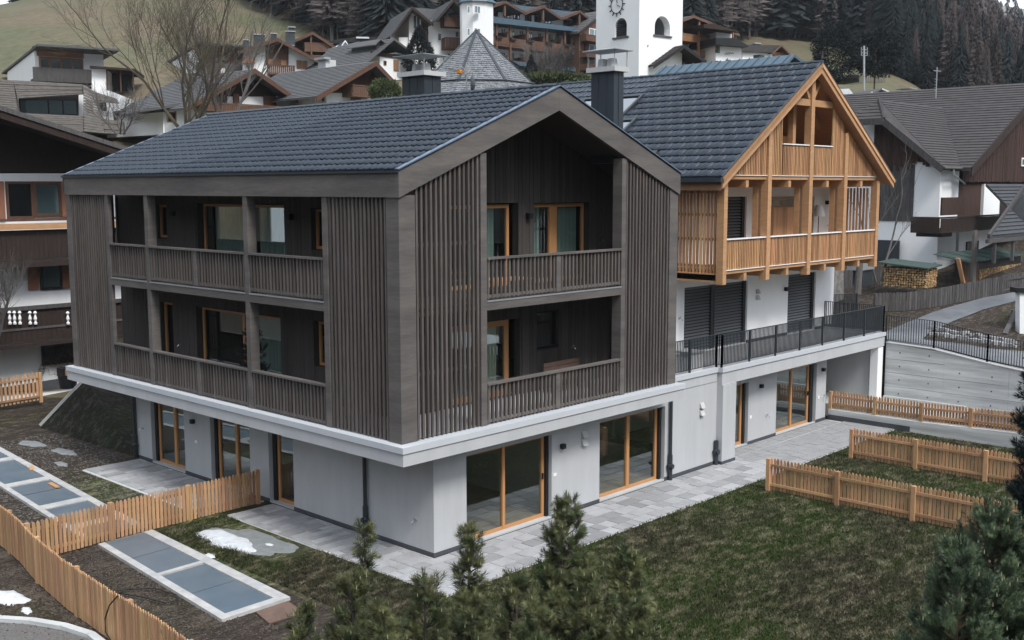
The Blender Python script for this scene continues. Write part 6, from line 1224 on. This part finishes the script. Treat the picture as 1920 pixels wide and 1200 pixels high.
# garden conifers with real shoots and needles
def needles_shoot(rr, L, r, n, wd, ln):
    v = []; f = []
    for i in range(n):
        t = rr.uniform(.05, 1); a = rr.uniform(0, 6.28); up = .55+.5*t; c, s = math.cos(a), math.sin(a); d = np.array((c*(1.1-.35*t), s*(1.1-.35*t), up)); d /= np.linalg.norm(d); b = np.array((c*r*.3, s*r*.3, t*L)); e = b+d*ln*rr.uniform(.7, 1.15); sd = np.array((-s, c, 0))*wd/2
        o = len(v); v += [b-sd, b+sd, e]; f.append((o, o+1, o+2))
    return np.array(v), f
def pine(name, label, base, H_, seed, mat='needle', dens=1., wid=.34, candle=0, shoot=.16, group=None, bare=.12, ln=.08, wd=.0085, nn=62, upb=.45, sc=.55):
    rr = np.random.default_rng(seed); base = np.array(base, float); SH = [needles_shoot(rr, shoot, .05, nn, wd, ln) for _ in range(6)]; V = []; Fc = []; wood = MB(); off = 0; cnd = MB()
    wood.tube([base, base+(rr.uniform(-.1, .1), rr.uniform(-.1, .1), H_*.5), base+(rr.uniform(-.06, .06), rr.uniform(-.06, .06), H_*.97)], [.05*H_/3, .035*H_/3, .008], 7)
    def put(p, d, s):
        nonlocal off
        d = d/np.linalg.norm(d); a = np.cross(d, (.3, .1, .95)); a /= np.linalg.norm(a); b = np.cross(d, a); sv, sf = SH[rr.integers(6)]; P = p+(sv[:, :1]*a+sv[:, 1:2]*b+sv[:, 2:]*d)*s; V.append(P); Fc.extend([(x+off, y+off, z+off) for x, y, z in sf]); off += len(P)
    put(base+(0, 0, H_*.95), np.array((0, 0, 1.)), 1.1); put(base+(0, 0, H_*.9), np.array((.1, 0, 1.)), 1.)
    nw = int(H_*5.2*dens)
    for i in range(nw):
        t = bare+(1-bare)*(i+.5)/nw; z = t*H_; R_ = wid*H_*(1-t)**.7*(.75+.3*math.sin(i*1.7))+.07; nb = max(3, int((9 if t < .7 else 6)*dens))
        for k in range(nb):
            a = rr.uniform(0, 6.28); el = .25+.75*t+rr.uniform(-.15, .2); L = R_*rr.uniform(.65, 1.12); d = np.array((math.cos(a), math.sin(a), el*.7)); d /= np.linalg.norm(d); p0 = base+(0, 0, z); ns = max(2, int(L/.085)); p = p0.copy(); pts = [p0]
            for s_ in range(ns): 
                d = d+np.array((0, 0, .06))+rr.normal(size=3)*.05; d /= np.linalg.norm(d); p = p+d*L/ns; pts.append(p)
                if s_ >= ns*.25:
                    for q in range(3): sd = d*.6+rr.normal(size=3)*sc+np.array((0, 0, upb)); put(p, sd, rr.uniform(.6, 1.0))
            put(p, d+np.array((0, 0, .5)), 1.0); wood.tube([pts[0], pts[len(pts)//2], pts[-1]], [.014, .009, .004], 4, False)
            if candle and rr.random() < candle: tp_ = p+d/np.linalg.norm(d)*shoot*.95; cnd.tube([tp_, tp_+(0, 0, .02), tp_+(0, 0, .05)], [.006, .007, .002], 4)
    me = bpy.data.meshes.new('needles'); me.from_pydata(np.concatenate(V).tolist(), [], Fc); me.materials.append(MATS[mat])
    t = T(name, label, 'tree' if H_ > 2 else 'shrub', tuple(base), group=group); link('crown', me, t.o, tuple(-t.b)); t.part('trunk', wood, 'bark')
    if candle: t.part('buds', cnd, 'candle', kind='stuff')
    return t
def pine_at(px, top, D, label, seed, z0=GZ, **k):
    p = at(px, top, D); k.setdefault('candle', .35); return pine('young_pine', label, (p[0], p[1], z0), p[2]-z0, seed, **k)
pine_at(1063, 948, 16, 'tallest young pine at the bottom centre, in front of the stone terrace', 1, wid=.25, dens=1.3)
pine_at(882, 1004, 14.5, 'slim young pine with rounded top, left of the tallest one', 2, wid=.11, dens=.95, bare=.45)
pine_at(680, 992, 14.0, 'thin sparse pine leader rising alone at the bottom left of the pine group', 3, wid=.07, dens=.5, bare=.55)
pine_at(1172, 1045, 14.0, 'dark young pine right of the tallest one, tip in front of the lawn', 4, wid=.22, dens=1.2)
pine_at(965, 1090, 13.5, 'low bushy pine directly below the tallest one', 5, wid=.22, dens=1.1)
pine_at(800, 1095, 13., 'bushy pine between the sparse leader and the slim pine', 6, wid=.22, dens=1.1)
pine_at(660, 1090, 12.5, 'olive bushy pine at the lower left of the pine group', 7, wid=.24, dens=1.1)
pine_at(1095, 1085, 13., 'bushy pine below and right of the tallest one', 8, wid=.22, dens=1.1)
pine_at(565, 1160, 12., 'leftmost small pine top at the bottom edge', 9, wid=.16, dens=1.1)
pine_at(880, 1130, 12.2, 'small pine at the bottom edge below the slim pine', 10, wid=.2, dens=1.1)
pine_at(720, 1150, 11.8, 'small pine at the bottom edge below the sparse leader', 13, wid=.2, dens=1.)
pine_at(1010, 1150, 11.8, 'small pine at the bottom edge, centre', 14, wid=.22, dens=1.)
pine_at(1190, 1130, 12.5, 'rightmost small pine at the bottom edge of the group', 15, wid=.2, dens=1.1)
pine_at(1862, 975, 12.5, 'broad blue green pine with upright shoots at the lower right corner', 11, mat='needle_blue', wid=.34, dens=1.6, shoot=.24, ln=.055, wd=.009, nn=90, upb=1.1, sc=.35)
pine_at(1800, 1050, 11.5, 'blue green pine in front of the broad one at the lower right', 16, mat='needle_blue', wid=.24, dens=1.4, shoot=.24, ln=.055, wd=.009, nn=90, upb=1.1, sc=.35)
pine_at(1962, 640, 13.5, 'dark pine with long drooping boughs at the right edge', 12, mat='spruce', wid=.11, dens=1.3, candle=0)
def shrub(name, label, px, py, D, w_, h_, mat, seed, n=5200, cat='shrub', cone=False):
    rr = np.random.default_rng(seed); b = at(px, py, D); k = rr.normal(size=(n, 3)); k /= np.linalg.norm(k, axis=1)[:, None]; rad = rr.uniform(.55, 1., n)**.6; lump = 1+.18*np.sin(k[:, 0]*7+seed)*np.sin(k[:, 2]*6)
    P = k*(rad*lump)[:, None]*np.array((w_/2, w_/2, h_/2)); 
    if cone: P[:, :2] *= (1.15-(P[:, 2:3]/h_+.5))*1.0
    P = P+b+(0, 0, h_/2); d = rr.normal(size=(n, 3))*.5+k*.8+(0, 0, .3); d /= np.linalg.norm(d, axis=1)[:, None]; s = np.cross(d, rr.normal(size=(n, 3))); s /= np.linalg.norm(s, axis=1)[:, None]; L = w_*.05
    V = np.stack([P-s*L*.3, P+s*L*.3, P+d*L*1.4], 1).reshape(-1, 3); me = bpy.data.meshes.new('foliage'); me.from_pydata(V.tolist(), [], [(3*i, 3*i+1, 3*i+2) for i in range(n)]); me.materials.append(MATS[mat])
    t = T(name, label, cat, tuple(b)); link('foliage', me, t.o, tuple(-t.b)); t.part('trunk', MB().tube([b-(0, 0, 1.5), b+(0, 0, h_*.6)], .07, 6), 'bark'); return t
shrub('shrub', 'round olive green shrub in front of the brown chalet, left of the chimney', 722, 200, 66, 1.9, 1.6, 'shrub_leaf', 1)
shrub('garden_conifer', 'dark conifer in front of the hotel sign, behind the left chimney', 787, 148, 92, 3.4, 4.2, 'spruce', 2, cat='tree', cone=True)
shrub('garden_conifer', 'narrow dark conifer at the foot of the hotel balconies', 996, 158, 100, 1.7, 2.6, 'spruce', 3, cat='tree', cone=True, n=3000)
shrub('garden_conifer', 'dark bushy pine left of the power pole on the slope', 1565, 150, 100, 4, 5, 'spruce', 5, cat='tree'); shrub('garden_conifer', 'dark bushy pine right of the power pole on the slope', 1640, 142, 102, 4.5, 4, 'spruce', 6, cat='tree')
shrub('hedge', 'low clipped green hedge in front of the hotel base', 1040, 164, 99, 6.5, 1.0, 'shrub_leaf', 8, cat='hedge')
xt = T('potted_fir', 'small dark fir tree standing on the lower balcony between the posts', 'tree', (.9, 6.9, 0)); xt_ = pine('fir_tmp', 'x', (.9, 6.9, .0), 1.75, 77, mat='spruce', wid=.3, dens=1.2, shoot=.14, ln=.03, wd=.012, nn=60)
for c in list(xt_.o.children): c.parent = xt.o
bpy.data.objects.remove(xt_.o); xt.part('pot', MB().tube([(.9, 6.9, 0), (.9, 6.9, .25)], [.13, .18], 12), 'pot')
# ================================================================ grass and loose litter
def blades(name, label, region, n, mat, h=(.03, .08), w_=.012, seed=1, cat='grass'):
    rr = np.random.default_rng(seed); P = []
    while len(P) < n:
        x = rr.uniform(region[0], region[1], n); y = rr.uniform(region[2], region[3], n); dd = np.hypot(x-CP[0], y-CP[1]); keep = rr.uniform(size=n) < np.clip((20/dd)**1.6, .06, 1)
        for ex in region[4]: keep &= ~((x > ex[0]) & (x < ex[1]) & (y > ex[2]) & (y < ex[3]))
        P += list(zip(x[keep], y[keep]))
    P = np.array(P[:n]); a = rr.uniform(0, 6.28, n); hh = rr.uniform(h[0], h[1], n); wv = w_*rr.uniform(.7, 1.3, n); ln = rr.normal(size=(n, 2))*.5*hh[:, None]; z = np.full(n, GZ)
    V = np.stack([np.stack([P[:, 0]-np.cos(a)*wv, P[:, 1]-np.sin(a)*wv, z], 1), np.stack([P[:, 0]+np.cos(a)*wv, P[:, 1]+np.sin(a)*wv, z], 1), np.stack([P[:, 0]+ln[:, 0], P[:, 1]+ln[:, 1], z+hh], 1)], 1).reshape(-1, 3)
    me = bpy.data.meshes.new(name); me.vertices.add(3*n); me.vertices.foreach_set('co', V.ravel()); me.loops.add(3*n); me.loops.foreach_set('vertex_index', np.arange(3*n)); me.polygons.add(n); me.polygons.foreach_set('loop_start', np.arange(0, 3*n, 3)); me.polygons.foreach_set('loop_total', np.full(n, 3)); me.update(calc_edges=True); me.materials.append(MATS[mat]); tag(link(name, me), label, cat, kind='stuff')
blades('grass', 'short patchy winter grass with straw tufts on the lawn', (0.02, 21.5, -14, -1.335, []), 330000, 'lawn', seed=2)
blades('grass', 'dark short grass between the light well and the stone terrace', (-1.95, -.03, -6, 7.1, [(-1.3, 0, 3, 6.3)]), 60000, 'lawn', seed=3)
def pebbles(name, label, region, n, mat, s=(.015, .05), seed=1):
    rr = np.random.default_rng(seed); V = []; F_ = []; base = np.array([(1, 0, 0), (0, 1, 0), (-1, 0, 0), (0, -1, 0), (0, 0, .8)]); k = 0
    for i in range(n):
        x = rr.uniform(region[0], region[1]); y = rr.uniform(region[2], region[3]); q = rr.uniform(*s)*rr.uniform(.5, 1); a = rr.uniform(0, 6.28); c, s_ = math.cos(a), math.sin(a); B = base*np.array((q, q*rr.uniform(.5, 1), q*.7)); V += [(x+b[0]*c-b[1]*s_, y+b[0]*s_+b[1]*c, GZ-.006+b[2]) for b in B]; F_ += [(k, k+1, k+4), (k+1, k+2, k+4), (k+2, k+3, k+4), (k+3, k, k+4)]; k += 5
    me = bpy.data.meshes.new(name); me.from_pydata(V, [], F_); me.materials.append(MATS[mat]); tag(link(name, me), label, 'stones', kind='stuff')
pebbles('soil_clods', 'dark soil clods between the curving fence and the light well', (-6, -3.3, -2, 7.2), 9000, 'soil', seed=4); pebbles('gravel', 'pale gravel bits scattered on the soil of the left garden', (-6, -2.4, -4, 7.2), 2600, 'gravel', (.012, .035), seed=5)
pebbles('soil_clods', 'dark soil clods outside the curving fence', (-9.5, -5.6, -3, 7), 9000, 'soil', (.02, .07), seed=6); pebbles('gravel', 'pale leaves and stones beyond the picket fence', (-5, 1.2, 7.6, 20), 5200, 'gravel', (.02, .06), seed=7)

# ================================================================ thin valley air
hz_ = MB().box(-420, 900, -420, 900, -12, 62); m = bpy.data.materials.new('air'); m.use_nodes = True; n = m.node_tree; n.nodes.remove(n.nodes['Principled BSDF']); pvn = n.nodes.new('ShaderNodeVolumePrincipled'); pvn.inputs['Color'].default_value = (.86, .92, 1, 1); pvn.inputs['Density'].default_value = .00016; n.links.new(pvn.outputs[0], n.nodes['Material Output'].inputs['Volume'])
me = bpy.data.meshes.new('haze'); me.from_pydata(hz_.v, [], hz_.f); me.materials.append(m); tag(link('haze', me), 'thin pale haze filling the valley air', 'haze', kind='stuff')
